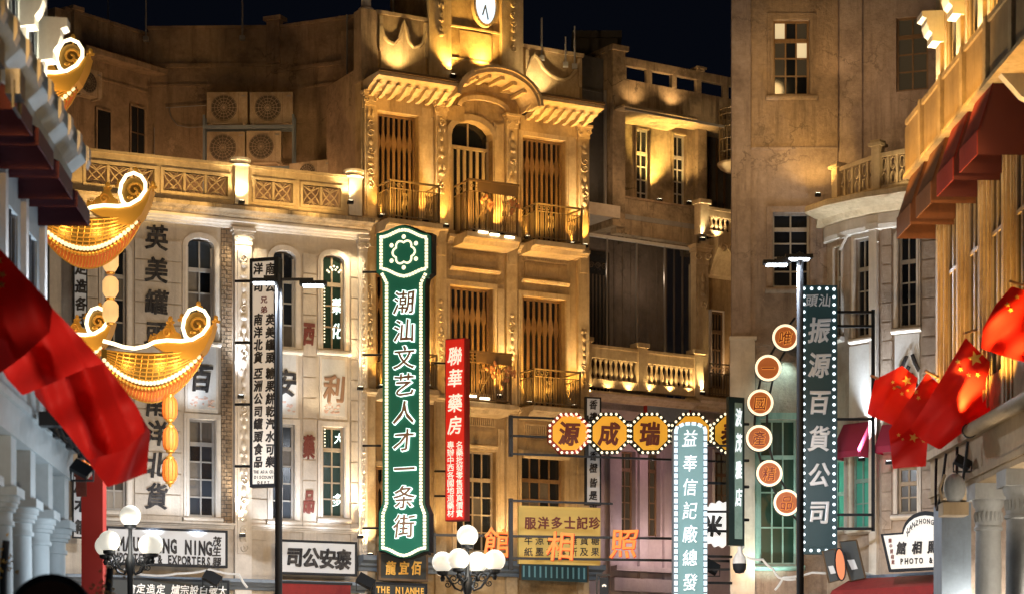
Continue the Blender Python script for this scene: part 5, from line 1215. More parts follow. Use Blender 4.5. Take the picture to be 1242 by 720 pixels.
# --- white backlit hanging sign
F = sgn(303, 53.2, 338, 53.0)
t = thing('shop_sign', 'backlit white vertical sign in a black frame behind the dark lamp post', 'sign', F.at(320, 590, 0))
u0, u1, z0, z1 = F.rc(303.5, 313, 336, 590)
part('frame', MB().box(u0, u0+.06, -.04, .2, z0, z1).box(u1-.06, u1+.05, -.04, .22, z0, z1).box(u0+.06, u1-.06, -.041, .2, z0, z0+.07).box(u0+.06, u1-.06, -.041, .2, z1-.08, z1), 'blackp', t, F.M)
part('face', MB().box(u0+.06, u1-.06, .0, .15, z0+.07, z1-.08), 'signw', t, F.M)
for x, s in ((327.5, '南公'), (313, '洋司')):
    for ch, y in zip(s, (326, 347)): char(ch, F, x, y, 14.5, -.02, 'inkp', t, .04, .02, .85)
textline('兄弟', F, 320, 363, 0, 12, 9, -.02, 'redp', t, bold=.03, depth=.02, name='small_lettering')
for x, s in ((327.5, '英美罐頭糖果餅乾汽水可樂'), (313, '南洋北貨亞洲公司罐頭食品')):
    for i, ch in enumerate(s): char(ch, F, x, 387+i*15.3+(4 if i > 3 else 0), 14.2, -.02, 'inkp', t, .04, .02, .8)
textline('THE ASIA CO.', F, 308.5, 571.5, 2.15, 0, 5, -.02, 'inkp', t, bold=.04, depth=.02, sx=.7, name='small_lettering')
textline('DISCOUNT', F, 309.5, 578, 3, 0, 5, -.02, 'inkp', t, bold=.04, depth=.02, sx=.8, name='small_lettering')
textline('DEPT', F, 313.5, 584.5, 4, 0, 5, -.02, 'inkp', t, bold=.04, depth=.02, sx=.8, name='small_lettering')
for y in (341, 415, 490, 565): arm(F, t, 285, 304, y, .15, .035)
# --- board with four black characters, leaning forward
def board(F, px0, py0, px1, py1, off, label, face, frame, lean=.0, cat='sign', th=.1, fw=.06):
    u0, u1, z0, z1 = F.rc(px0, py0, px1, py1, off)
    t = thing('sign_board', label, cat, F.M @ T((u0+u1)/2, off, z0))
    part('frame', MB().box(u0, u1, off-.02, off-.001, z0, z0+fw).box(u0, u1, off-.02, off-.001, z1-fw, z1).box(u0, u0+fw, off-.021, off-.001, z0+fw, z1-fw).box(u1-fw, u1, off-.021, off-.001, z0+fw, z1-fw).box(u0, u1, off+.0, off+th, z0, z1), frame, t, F.M)
    part('face', MB().box(u0+fw, u1-fw, off-.008, off-.0015, z0+fw, z1-fw), face, t, F.M)
    return t
t = board(FL, 339, 655, 433, 697, -.62, 'white board with four black characters above the red shop front', 'signc', 'blackp')
for ch, x in zip('司公安泰', (357, 377, 397, 416)): char(ch, FL, x, 676+(x-385)*.06, 25, -.66, 'inkp', t, .045, .03, .85)
t = board(FL, 128, 640, 276, 686, -.62, 'wide pale import firm board in English and Chinese behind the left globe lamp', 'signc', 'blackp')
for k, ch in enumerate('MAUSHENG'): char(ch, FL, 147+k*9.1, 658+k*.5, 23, -.65, 'inkp', t, .05, .03, .5, shear=0)
for k, ch in enumerate('NING'): char(ch, FL, 228.5+k*8.3, 662.5+k*.5, 23, -.65, 'inkp', t, .05, .03, .5, shear=0)
textline('IMPORTERS & EXPORTERS', FL, 135, 674, 5.9, .32, 15, -.65, 'inkp', t, bold=.04, depth=.03, sx=.58, name='small_lettering')
for ch, y in zip('茂生興', (656, 668, 681)): char(ch, FL, 263, y, 12.5, -.65, 'inkp', t, .03, .03, .9)
t = board(FL, 128, 701, 278, 730, -.62, 'dark board with a row of pale characters under the import firm board', 'chalk', 'blackp')
for ch, x in zip('太號白設宗爐定造定會', (270, 258.5, 247, 235.5, 224, 213, 195, 183, 171, 160)): char(ch, FL, x, 714+(x-200)*.03, 12.5, -.65, 'silver', t, .02, .03, .9)
t = board(FC, 459, 669, 519, 704, -.7, 'dark brown board with three orange characters under the green sign', 'chalk', 'rail')
for ch, x in zip('龍宜佰', (474, 490, 505)): char(ch, FC, x, 688, 17, -.74, 'goldtext', t, .03, .03, .8)
t = board(FC, 452, 706, 518, 745, -.7, 'dark board with gold English lettering below the three-character board', 'chalk', 'blackp')
textline('THE NIANHE', FC, 459, 714, 5.9, .25, 11, -.73, 'goldtext', t, bold=.04, depth=.02, sx=.75)
# --- mustard board
F = sgn(629, 57.6, 728, 58.2)
t = board(F, 629, 614, 728, 684, 0, 'mustard yellow board with dark red characters behind the orange neon', 'yellow', 'yellow')
for ch, x in zip('服洋多士記珍', (643, 659, 675, 691, 706, 721)): char(ch, F, x, 633.5, 15.5, -.03, 'redp', t, .03, .02, .95, shear=0)
textline('牛涼香洋雜貨糖', F, 641, 655, 13.5, 0, 11, -.02, 'inkp', t, bold=.02, depth=.02, name='small_lettering')
textline('紙墨文具所及果', F, 641, 668.5, 13.5, 0, 11, -.02, 'inkp', t, bold=.02, depth=.02, name='small_lettering')
# narrow grey vertical board behind octagons
t = board(F, 710, 481, 729, 612, .4, 'narrow grey vertical board with black characters behind the octagons', 'signc', 'blackp', fw=.04)
for ch, y in zip('香禮味和香橙皆是選', (490, 505, 520, 534, 552, 567, 585, 600, 614)): char(ch, F, 719.5, y, 12, .36, 'inkp', t, .03, .02, .85)
# --- orange neon characters on rails
F = sgn(527, 56.0, 884, 57.2)
t = thing('neon_sign', 'three large orange neon characters on two thin black rails', 'sign', F.at(680, 690, 0))
rl = MB()
for y in (648, 675):
    a, c = F.uz(527, y), F.uz(888, y); part('rail', MB().box(a[0], c[0], .02, .07, a[1]-.03, a[1]+.03), 'iron', t, F.M)
a = F.uz(528, 648); c = F.uz(528, 692); part('rail_post', MB().box(a[0]-.03, a[0]+.03, .071, .13, c[1], a[1]+.06), 'iron', t, F.M)
for ch, x, y in (('館', 603, 657), ('相', 680, 661), ('照', 757, 658)):
    c = char(ch, F, x, y, 37, -.05, 'orangeneon', t, .012, .08, .95, shear=.1); char(ch, F, x+.7, y+.7, 37, .0, 'signred', c, .02, .05, .95, shear=.1, name='character_back')
# --- octagon sign
F = sgn(621, 55.6, 888, 57.2)
t = thing('octagon_sign', 'row of amber octagons edged with bulbs on black rails, one character each', 'sign', F.at(740, 560, 0))
for y in (504, 527, 549):
    a, c = F.uz(621, y), F.uz(888, y); part('rail', MB().box(a[0], c[0], .1, .15, a[1]-.025, a[1]+.025), 'iron', t, F.M)
for x in (622, 714): a = F.uz(x, 502); c = F.uz(x, 552); part('rail_post', MB().box(a[0]-.05, a[0]+.05, .151, .22, c[1], a[1]), 'iron', t, F.M)
for i, (x, ch) in enumerate(zip((690, 738.5, 788, 838.5, 887), '源成瑞號泰')):
    def oc(r, n=8): return [(x+r*math.cos(PI/8+2*PI*k/8), 525+r*math.sin(PI/8+2*PI*k/8)) for k in range(8)]
    o = part('octagon', MB().prism(uvpoly(F, oc(27.0), 0), -.04, .1), 'signredd' if i == 0 else 'blackp', t, F.M)
    part('octagon_face', MB().prism(uvpoly(F, oc(22.0), 0), -.07, -.041), 'amber', o, F.M)
    bulbs(F, oc(25.2), -.06, .135, .036, 'bulbw', o, closed=True)
    if i == 0: bulbs(F, oc(23.0)[5:]+oc(23.0)[:2], -.06, .14, .03, 'bulbr', o, name='red_bulbs')
    char(ch, F, x, 525, 29, -.09, 'redp', o, .035, .04, .9)
t = thing('rail_frame', 'lower black rail frame in front of the second-storey window, above the mustard board', 'frame', F.at(622, 690, 0))
a, c = F.uz(622, 606), F.uz(745, 606); part('rail', MB().box(a[0], c[0], .1, .15, a[1]-.025, a[1]+.025), 'iron', t, F.M)
a = F.uz(622, 603); c = F.uz(622, 690); part('rail_post', MB().box(a[0]-.05, a[0]+.05, .151, .22, c[1], a[1]), 'iron', t, F.M)
# --- pale teal sign
F = sgn(817, 54.2, 859, 54.3)
t = thing('shop_sign', 'pale teal vertical sign with arched top, white characters and light strips', 'sign', F.at(837, 745, 0))
def tl(d): 
    return [(817+d, 760)]+[(817+d, 520)]+[(837.5+(20.5-d)*math.cos(PI-PI*i/10), 522-(10.5-d*.6)*math.sin(PI*i/10)) for i in range(0, 11)]+[(858-d, 520), (858-d, 760)]
part('casing', MB().prism(uvpoly(F, tl(0), 0), 0, .25), 'bluegrey', t, F.M)
part('face', MB().prism(uvpoly(F, tl(5.5), 0), -.03, -.001), 'tealb', t, F.M)
bulbs(F, tl(2.7), -.02, .15, .05, 'seg', t, box=.04, name='light_segments')
for ch, y in zip('益奉信記廠總發', (531, 561, 590, 618.5, 647, 676, 705)): char(ch, F, 837, y, 22, -.07, 'textw', t, .012, .03, .85, shear=.12)
char('行', F, 837, 734, 22, -.07, 'textw', t, .012, .03, .85)
for y in (540, 620, 690): arm(F, t, 858, 885, y, .12)
# --- dark green narrow sign
F = sgn(884, 54.9, 903, 55.1)
t = thing('shop_sign', 'narrow dark green vertical sign with pale glowing characters, edge-on beside the brown wall', 'sign', F.at(893, 660, 0))
u0, u1, z0, z1 = F.rc(884, 481, 903, 661)
part('casing', MB().box(u0, u1, 0, .12, z0, z1), 'tealn', t, F.M)
a, c, d, e = F.rc(891.5, 488, 900.5, 653, -.02); part('face', MB().box(a, c, -.02, -.001, d, e), 'greenw', t, F.M)
for ch, y in zip('波茂雅店', (505, 536, 569, 602)): char(ch, F, 896, y, 23, -.05, 'textw', t, .03, .03, .40)
for y in (514, 558, 590, 630): arm(F, t, 902, 908, y, .1, .04)
# --- scalloped round white sign
F = sgn(847, 56.2, 902, 56.5)
t = thing('round_sign', 'round white scalloped sign with black brush character behind the black rails', 'sign', F.at(874, 662, 0))
part('disc', MB().prism(uvpoly(F, [(875+(26+1.6*math.sin(i*PI/2*1.0))*math.cos(2*PI*i/72), 635+(27+1.6*math.sin(i*PI/2))*math.sin(2*PI*i/72)) for i in range(72)], 0), 0, .12), 'round', t, F.M)
char('米', F, 864, 637, 27, -.03, 'inkp', t, .04, .03, .9)
fr = thing('rail_frame', 'black rail frame crossing in front of the round white scalloped sign', 'frame', F.at(862, 700, -.2))
for y in (585, 643, 674, 706): a, c = F.uz(858, y, -.2), F.uz(888, y, -.2); part('rail', MB().box(a[0], c[0], -.22, -.16, a[1]-.03, a[1]+.03), 'iron', fr, F.M)
# --- six orange discs
F = sgn(905, 55.6, 970, 55.6)
t = thing('disc_sign', 'curving chain of six round orange neon discs on black rods', 'sign', F.at(930, 630, 0))
ds = [(952.5, 409), (931.5, 446), (922, 488), (920.5, 531), (933, 573.5), (954, 609)]
for s in (-1, 1):
    pth_ = [(968+s*4, 385)]+[(x+s*6+(3 if s > 0 else 0), y) for x, y in ds]+[(975+s*4, 635)]
    part('rod', MB().tube([(q[0], .12, q[1]) for q in uvpoly(F, pth_, .12)], .03, 5), 'iron', t, F.M)
for (x, y), ch in zip(ds, '唯一國產精品'):
    u, z = F.uz(x, y); k = 55.6/FP; R_ = 16.3*k
    cc = lambda r: [(u+r*math.cos(2*PI*i/32), z+r*math.sin(2*PI*i/32)) for i in range(32)]
    o = part('disc', MB().prism(cc(R_), .0, .1), 'blackp', t, F.M)
    part('disc_face', MB().prism(cc(R_*.84), -.02, -.001), 'disc', o, F.M)
    part('neon_ring', MB().tube([(p, -.03, q) for p, q in cc(R_*.89)], .031, 6, True), 'ring', o, F.M)
    char(ch, F, x, y, 18, -.04, 'orangeneon', o, .035, .02, .9); char(ch, F, x, y, 18, -.06, 'signredd', o, .006, .03, .9)
# --- dark department store sign
F = sgn(972, 54.8, 1015, 54.8)
t = thing('shop_sign', 'tall dark teal vertical sign edged with round bulbs and silver characters', 'sign', F.at(993, 670, 0))
u0, u1, z0, z1 = F.rc(970, 346, 1015.5, 671)
part('casing', MB().box(u0, u1, 0, .3, z0, z1), 'teal', t, F.M)
bulbs(F, [(975, 350), (1011.5, 350), (1011.5, 667), (975, 667)], -.01, .185, .040, 'bulbc', t, closed=True)
part('face', MB().box(u0+.17, u1-.14, -.03, -.001, z0+.17, z1-.17), 'teal', t, F.M)
for ch, x in (('頭', 984.5), ('汕', 1000.5)): char(ch, F, x, 364, 16, -.07, 'silver', t, .02, .04, .95)
for ch, y in zip('振源百貨公司', (400, 442, 487, 531, 575, 620)): char(ch, F, 993.5, y, 31, -.07, 'silver', t, .028, .05, .85, shear=.14)
t = thing('steel_frame', 'black steel mounting frame right of the dark bulb-edged sign', 'frame', F.at(1060, 642, 0))
a = F.uz(1062, 374); c = F.uz(1062, 643); part('upright', MB().box(a[0]-.08, a[0], .1, .17, c[1], a[1]), 'iron', t, F.M)
for y in (377, 394, 507, 623, 640): a, c = F.uz(1015, y), F.uz(1060, y); part('rail', MB().box(a[0], c[0], .1, .17, a[1]-.03, a[1]+.03), 'iron', t, F.M)
# --- photo studio sign
F = sgn(1068, 52.0, 1140, 51.0)
t = thing('shop_sign', 'cream photo studio board with arched top and black edge above the maroon awning', 'sign', F.at(1105, 692, 0))
ps = [(1078, 693), (1068, 647), (1094, 645)]+[(1123+29*math.cos(PI-PI*i/12*.98), 647-28*math.sin(PI*i/12*.98)) for i in range(1, 13)]+[(1178, 646), (1172, 688)]
part('casing', MB().prism(uvpoly(F, ps, 0), 0, .15), 'blackp', t, F.M)
pi3 = [(1123+(x-1123)*.93+.3, 664+(y-664)*.88) for x, y in ps]; part('face', MB().prism(uvpoly(F, pi3, 0), -.02, -.001), 'signw', t, F.M)
for k, ch in enumerate('YUANZHONG'):
    a = PI*.93-k*.22; char(ch, F, 1122+22*math.cos(a), 651-20*math.sin(a), 8.5, -.03, 'inkp', t, .03, .02, .7, shear=0, rot=PI/2-a if False else 0)
for ch, x in zip('館相照', (1093, 1112, 1131)): char(ch, F, x, 664-(x-1093)*.05, 15.5, -.04, 'inkp', t, .045, .03, .85)
textline('PHOTO & ART', F, 1093.5, 680, 5.9, -.25, 9.5, -.03, 'inkp', t, bold=.05, depth=.02, sx=.75)
textline('圓中照相館', F, 1079.5, 655, .9, 6.5, 5.5, -.03, 'redp', t, bold=.03, depth=.02, sx=.8, name='small_lettering')
# small vertical board left (custom trunks)
F = sgn(88, 54.3, 106, 54.4)
t = board(F, 89, 300, 106, 395, 0, 'narrow white vertical board with black characters, upper one left of the gold boats', 'signc', 'blackp', fw=.03)
for ch, y in zip('定造各式', (325, 347, 368, 388)): char(ch, F, 98, y, 17, -.03, 'inkp', t, .045, .02, .8)
t = board(F, 88, 570, 107, 652, 0, 'narrow white vertical board with black characters behind the red post', 'signc', 'blackp', fw=.03)
for ch, y in zip('皮木箱', (588, 611, 638)): char(ch, F, 98, y, 18, -.03, 'inkp', t, .045, .02, .85)

# ================================================================ SHOP-LEVEL PIECES
t = thing('awning', 'small magenta awning over a green window right of the dark sign', 'awning', FK[1].M, 'magenta window awnings on the curved wing')
def small_awn(F, t, px0, py0, px1, py1, m='magcanvas', proj=.5):
    u0, u1, z0, z1 = F.rc(px0, py0, px1, py1, -.1); zm = z0+.16
    part('canopy', MB().add([(u0, 0, z1), (u1, 0, z1), (u1, -proj, zm), (u0, -proj, zm), (u0, 0, z1-.03), (u1, 0, z1-.03), (u1, -proj, zm-.03), (u0, -proj, zm-.03)], [(0,1,2,3),(4,7,6,5),(0,3,7,4),(1,5,6,2)]), m, t, F.M)
    part('valance', MB().box(u0, u1, -proj-.01, -proj, z0, zm), m, t, F.M)
    for x in (u0, u1-.01): part('cheek', MB().add([(x, 0, z1), (x, -proj, zm), (x, -proj, z0), (x, 0, z0), (x+.01, 0, z1), (x+.01, -proj, zm), (x+.01, -proj, z0), (x+.01, 0, z0)], [(0,1,2,3),(4,7,6,5)]), m, t, F.M)
small_awn(FK[1], t, 1020, 512, 1052, 556)
t = thing('awning', 'second magenta awning partly behind the red flag', 'awning', FK[2].M, 'magenta window awnings on the curved wing'); small_awn(FK[2], t, 1069, 511, 1092, 550)
F = sgn(1010, 53.6, 1150, 51.6)
t = thing('awning', 'wide maroon shop awning under the photo studio board', 'awning', F.M)
u0, u1 = F.U(1010), F.U(1150); za, zb = F.Z(1100, 697), F.Z(1100, 735)
part('canopy', MB().extx([(.8, za+.05), (.3, za), (-.5, za-.3), (-.9, zb), (-.87, zb-.02), (-.47, za-.34), (.3, za-.04), (.8, za)], u0+.3, u1), 'redcanvas', t, F.M)
part('fascia', MB().box(u0, u1, .81, 1.3, za-.3, za+.12), 'bluegrey', t, F.M)
t = thing('shop_front_sign', 'dark red shop front strip under the four-character board', 'sign', FL.at(385, 725, -.6)); u0, u1, z0, z1 = FL.rc(341, 708, 425, 740, -.6)
part('face', MB().box(u0, u1, -.62, -.5, z0, z1), 'redcanvas', t, FL.M); part('frame', MB().box(u0-.04, u1+.04, -.64, -.5, z1, z1+.06), 'blackp', t, FL.M)
t = thing('leaning_board', 'blue-green chalk board leaning under the mustard board', 'board', FC.at(672, 704, -.6)); u0, u1, z0, z1 = FC.rc(632, 684, 712, 704, -.6)
part('panel', MB().box(u0, u1, -.6, -.56, z0, z1), 'teal', t, FC.M); part('frame', MB().box(u0, u1, -.62, -.56, z1, z1+.04).box(u0-.04, u0, -.62, -.56, z0, z1).box(u1, u1+.04, -.62, -.56, z0, z1), 'rail', t, FC.M)
cm = MB()
for i in range(12): x = u0+(u1-u0)*(i+.5)/12; cm.box(x-.03, x+.02, -.606, -.6001, z0+.08, z1-.06)
part('chalk_writing', cm, 'tealb', t, FC.M, kind='stuff')
t = thing('hanging_plaque', 'small black hanging plaque with a pale leaf emblem right of the mustard board', 'sign', F.at(733, 725, 0))
Fq = sgn(725, 55.5, 741, 55.5); u0, u1, z0, z1 = Fq.rc(727.5, 700, 738, 726); part('plaque', MB().box(u0, u1, 0, .06, z0, z1), 'blackp', t, Fq.M)
part('hanger', MB().box(u0-.05, u1+.05, .0, .04, z1+.05, z1+.09).box(u0+.02, u0+.04, .01, .03, z1, z1+.05).box(u1-.04, u1-.02, .01, .03, z1, z1+.05).box(u0-.09, u0-.05, 0, .04, z0-1, z1+.09), 'iron', t, Fq.M)
e = MB(); cx, cz = (u0+u1)/2, (z0+z1)/2+.05
for a in (-.9, -.45, 0, .45, .9): e.ell((cx+.05*math.sin(a), -.008, cz+.05*math.cos(a)-.02), (.014, .006, .03), 5, 4)
part('emblem', e, 'textcream', t, Fq.M, kind='stuff')
# menu boards and orange disc on the right ledge
F = sgn(990, 53.8, 1060, 53.0)
for i, (pp, lb) in enumerate((([(998, 668), (1013, 665), (1022, 702), (1006, 706)], 'dark menu board leaning left of the orange disc'), ([(1016, 656), (1037, 654), (1048, 700), (1030, 704)], 'larger dark menu board leaning right of the orange disc'))):
    t = thing('menu_board', lb, 'board', F.at(pp[3][0], pp[3][1], 0)); q = uvpoly(F, pp, 0)
    part('panel', MB().prism(q, -.02+.1*i, .03+.1*i), 'chalk', t, F.M)
    cx, cz = sum(p[0] for p in q)/4, sum(p[1] for p in q)/4
    part('frame', MB().tube([(p[0], -.02+.1*i, p[1]) for p in q], .025, 4, True), 'rail', t, F.M)
    part('paper', MB().prism([(cx+(p[0]-cx)*.4, cz-.1+(p[1]-cz)*.25) for p in q], -.03+.1*i, -.021+.1*i), 'signc', t, F.M)
u, z = F.uz(1027, 684); t = thing('orange_dish', 'orange oval dish standing between the two menu boards', 'dish', F.at(1027, 704, -.1))
q = [(u-.1+.13*math.cos(2*PI*i/20)+.10*math.sin(2*PI*i/20)*-.35, z+.38*math.sin(2*PI*i/20)) for i in range(20)]
part('bowl', MB().prism(q, -.14, -.09), 'orangep', t, F.M); part('rim', MB().tube([(p[0], -.14, p[1]) for p in q], .018, 5, True), 'blackp', t, F.M)
# security camera and cables
F = sgn(890, 54.5, 960, 54.5); u, z = F.uz(897, 683)
t = thing('security_camera', 'white dome security camera with dark lower half on the right wall', 'camera', F.at(897, 690, 0))
part('housing', MB().lathe([(.0, .42), (.05, .40), (.06, .28), (.13, .18), (.17, .06), (.17, .0)], u, 0, z, 16), 'white', t, F.M)
part('dome', MB().lathe([(.0, -.24), (.10, -.22), (.15, -.14), (.165, -.02), (.165, 0)], u, 0, z, 16), 'blackp', t, F.M)
part('arm', MB().tube([(u+.03, 0, z+.3), (u+.12, .2, z+.42), (u+.12, .9, z+.45)], .03, 6), 'white', t, F.M)
cb = [([(905, 675), (925, 678), (938, 690), (945, 700), (965, 702)], 'pale cable running from the security camera along the ledge'), ([(150, 690), (180, 697), (215, 695), (255, 690), (290, 696), (300, 712)], 'white cable sagging along the ledge under the import firm board'), ([(940, 715), (950, 700), (985, 694), (1040, 692), (1085, 700)], 'thin cable over the right ledge behind the lamp post')]
for q, lb in cb:
    D = 54.2; P = [wp(x, y, D if q[0][0] > 400 else 55.0) for x, y in q]
    sp = []
    for i in range(len(P)-1):
        for s in range(4): sp.append(P[i].lerp(P[i+1], s/4)+Vector((0, 0, -.03*math.sin(PI*s/4))))
    sp.append(P[-1]); meta(part('cable', MB().tube(sp, .03, 5), 'white', None), lb, 'cable', 'cables along the shop ledges')
# small lit wall lantern beside the white pilaster and a few ledge floodlights
for px, py, D, lb in ((862, 686, 55.0, 'black floodlight aimed up beside the teal sign'), (444, 704, 55.6, 'small black floodlight right of the four-character board'), (1168, 560, 36, 'black floodlight on the tan beam below the flags'), (100, 568, 29, 'dark floodlight at the far end of the left arcade beam'), (258, 700, 55, 'small floodlight over the dark board on the left')):
    p_ = wp(px, py, D); s = 1 if D > 50 else .62; t = thing('ledge_floodlight', lb, 'floodlight', T(*p_), 'floodlights on ledges')
    part('lamp_body', MB().extx([(-.16*s, -.1*s), (-.02*s, -.16*s), (.14*s, .06*s), (.0, .14*s)], -.22*s, .2*s), 'iron', t, T(*p_) @ Matrix.Rotation(.5, 4, 'Y'))
    part('yoke', MB().tube([(-.24*s, 0, 0), (-.24*s, .02, -.24*s), (.22*s, .02, -.24*s), (.22*s, 0, 0)], .018, 5), 'iron', t, T(*p_))
p_ = wp(1158, 592, 35.6); t = thing('wall_lamp', 'white oval lamp on a tan bracket at the end of the right beam', 'lamp', T(*p_))
part('globe', MB().ell((0, 0, 0), (.17, .15, .24), 16, 12), 'colw2', t, T(*p_)); part('bracket', MB().box(-.2, .2, -.1, .3, -.42, -.22).tube([(-.2, 0, -.2), (-.24, 0, 0), (-.15, 0, .22)], .025, 5), 'tanstone', t, T(*p_))
u = FO.U(1166); cl = MB()
for i in range(5): 
    if i > 1: continue
    a = FO.U(1150+i*26); cl.tube([(a+.7*math.sin(q/8*PI/2)*(1 if q else 1), -.2-.1*math.sin(q/8*PI), zB1-.1-.9*math.sin(q/8*PI)) for q in range(9)], .025, 6)
t = thing('cable_bundle', 'loops of dark pipe hanging under the tan beam on the right', 'cable', FO.M @ T(u, -.2, zB0)); part('loops', cl, 'iron', t, FO.M, kind='stuff')
p0, p1 = FO.uz(1176, 545, -.3), FO.uz(1262, 494, -.3)
t = thing('pipe', 'thick brown pipe lying along the right beam', 'pipe', FO.M @ T(p0[0], -.3, p0[1])); part('run', MB().tube([(p0[0], -.3, zB1+.0), (p0[0]+4, -.3, zB1+.0)], .1, 12), 'tanstone', t, FO.M); part('end_cap', MB().tube([(p0[0]-.05, -.3, zB1), (p0[0], -.3, zB1)], .12, 12), 'iron', t, FO.M)

# ================================================================ STREET LAMPS
def street_lamp(px, D, yarm, heads, label, yb=None, group='dark twin-arm street lamps'):
    b_ = wp(px, HY, D); b_.z = .1; Mx = T(b_.x, D, .1); k = D/FP
    zh = CZ+(HY-yarm)*k-.1
    t = thing('street_lamp', label, 'street lamp', Mx, group)
    part('pole', MB().lathe([(.16, 0), (.16, .25), (.09, .32), (.075, 3), (.065, zh+.15)], 0, 0, 0, 14), 'blackp', t, Mx)
    for hx, hy in heads:
        x = (hx-px)*k; z = CZ+(HY-hy)*k-.1; s = 1 if x > 0 else -1
        part('arm', MB().box(min(0, x), max(0, x), -.03, .03, z+.06, z+.11), 'blackp', t, Mx)
        h = part('lamp_head', MB().extx([(-.10, -.03), (.10, -.03), (.08, .05), (-.08, .05)], x-.27, x+.27), 'blackp', t, Mx @ T(0, 0, z))
        part('lamp_face', MB().box(x-.2, x+.2, -.09, .09, -.055, -.031), 'led', h, Mx @ T(0, 0, z))
        l = light('SPOT', Mx @ Vector((x, -.0, z-.09)), LAMP, (.86, .92, 1), t, Mx @ Vector((x, 0, z-3)), .15, 172, .3)
    return t
LAMP = 2600
street_lamp(338, 45, 341, ((320, 341), (380, 344)), 'dark street lamp with two lit arms in front of the white backlit sign')
street_lamp(970.5, 45, 316, ((942, 319), (969, 312)), 'dark street lamp with lit heads left of the tall bulb-edged sign')
street_lamp(-560, 22, 60, ((-505, 60),), 'unseen street lamp added on the left pavement for frontal fill')  # out of view, added to light the facades from the front
street_lamp(1900, 24, 100, ((1845, 100),), 'unseen street lamp added on the right pavement for frontal fill')  # also unseen, put in as frontal fill
def globe_lamp(px, ptop, D, spots, label):
    k = D/FP; b_ = wp(px, HY, D); Mx = T(b_.x, D, .1); zt = CZ+(HY-ptop)*k-.1; r = 13*k
    t = thing('globe_lamp', label, 'street lamp', Mx, 'multi-globe street lamps')
    part('pole', MB().lathe([(.22, 0), (.22, .2), (.12, .3), (.10, 1.0), (.06, 1.1), (.055, zt-1.1), (.09, zt-1.0), (.09, zt-.8), (.045, zt-.7), (.035, zt-r-.05), (.11, zt-r-.03), (.12, zt-r+.03)], 0, 0, 0, 14), 'iron', t, Mx)
    part('globe', MB().ell((0, 0, zt), r, 24, 16), 'globe', t, Mx)
    for (x, y) in spots:
        gx = (x-px)*k; gz = CZ+(HY-y)*k-.1; gy = -.22 if spots.index((x, y)) % 2 else .22
        part('globe', MB().ell((gx, gy, gz), r, 24, 16), 'globe', t, Mx)
        zc = gz-r
        a = MB().tube([(0, 0, zc-.15)]+[(gx*f, gy*f, zc-.22+.14*math.sin(f*PI*1.5)*-1+.1*f*f) for f in (.25, .5, .75, .92, 1)], .022, 6)
        a.lathe([(.03, -.16), (.05, -.1), (.03, -.06), (.11, -.03), (.12, .03)], gx, gy, zc, 12)
        a.spiral(gx*.55, gy*.55, zc-.12, .10, 1.5, .014, 0, 1 if gx > 0 else -1); a.spiral(gx*.8, gy*.8, zc-.22, .07, 1.5, .012, 2, 1 if gx > 0 else -1)
        part('scroll_arm', a, 'iron', t, Mx)
    light('POINT', Mx @ Vector((0, -.35, zt-.5)), 45, (1, .93, .8), t, size=.25)
globe_lamp(567, 649, 42, [(536.5, 680), (556.5, 678.5), (579, 680), (600, 680)], 'five-globe lamp post in front of the gold corner building')
globe_lamp(158, 625, 42, [(125.5, 660), (135, 657), (178, 659), (187, 661)], 'five-globe lamp post at the left in front of the import firm board')

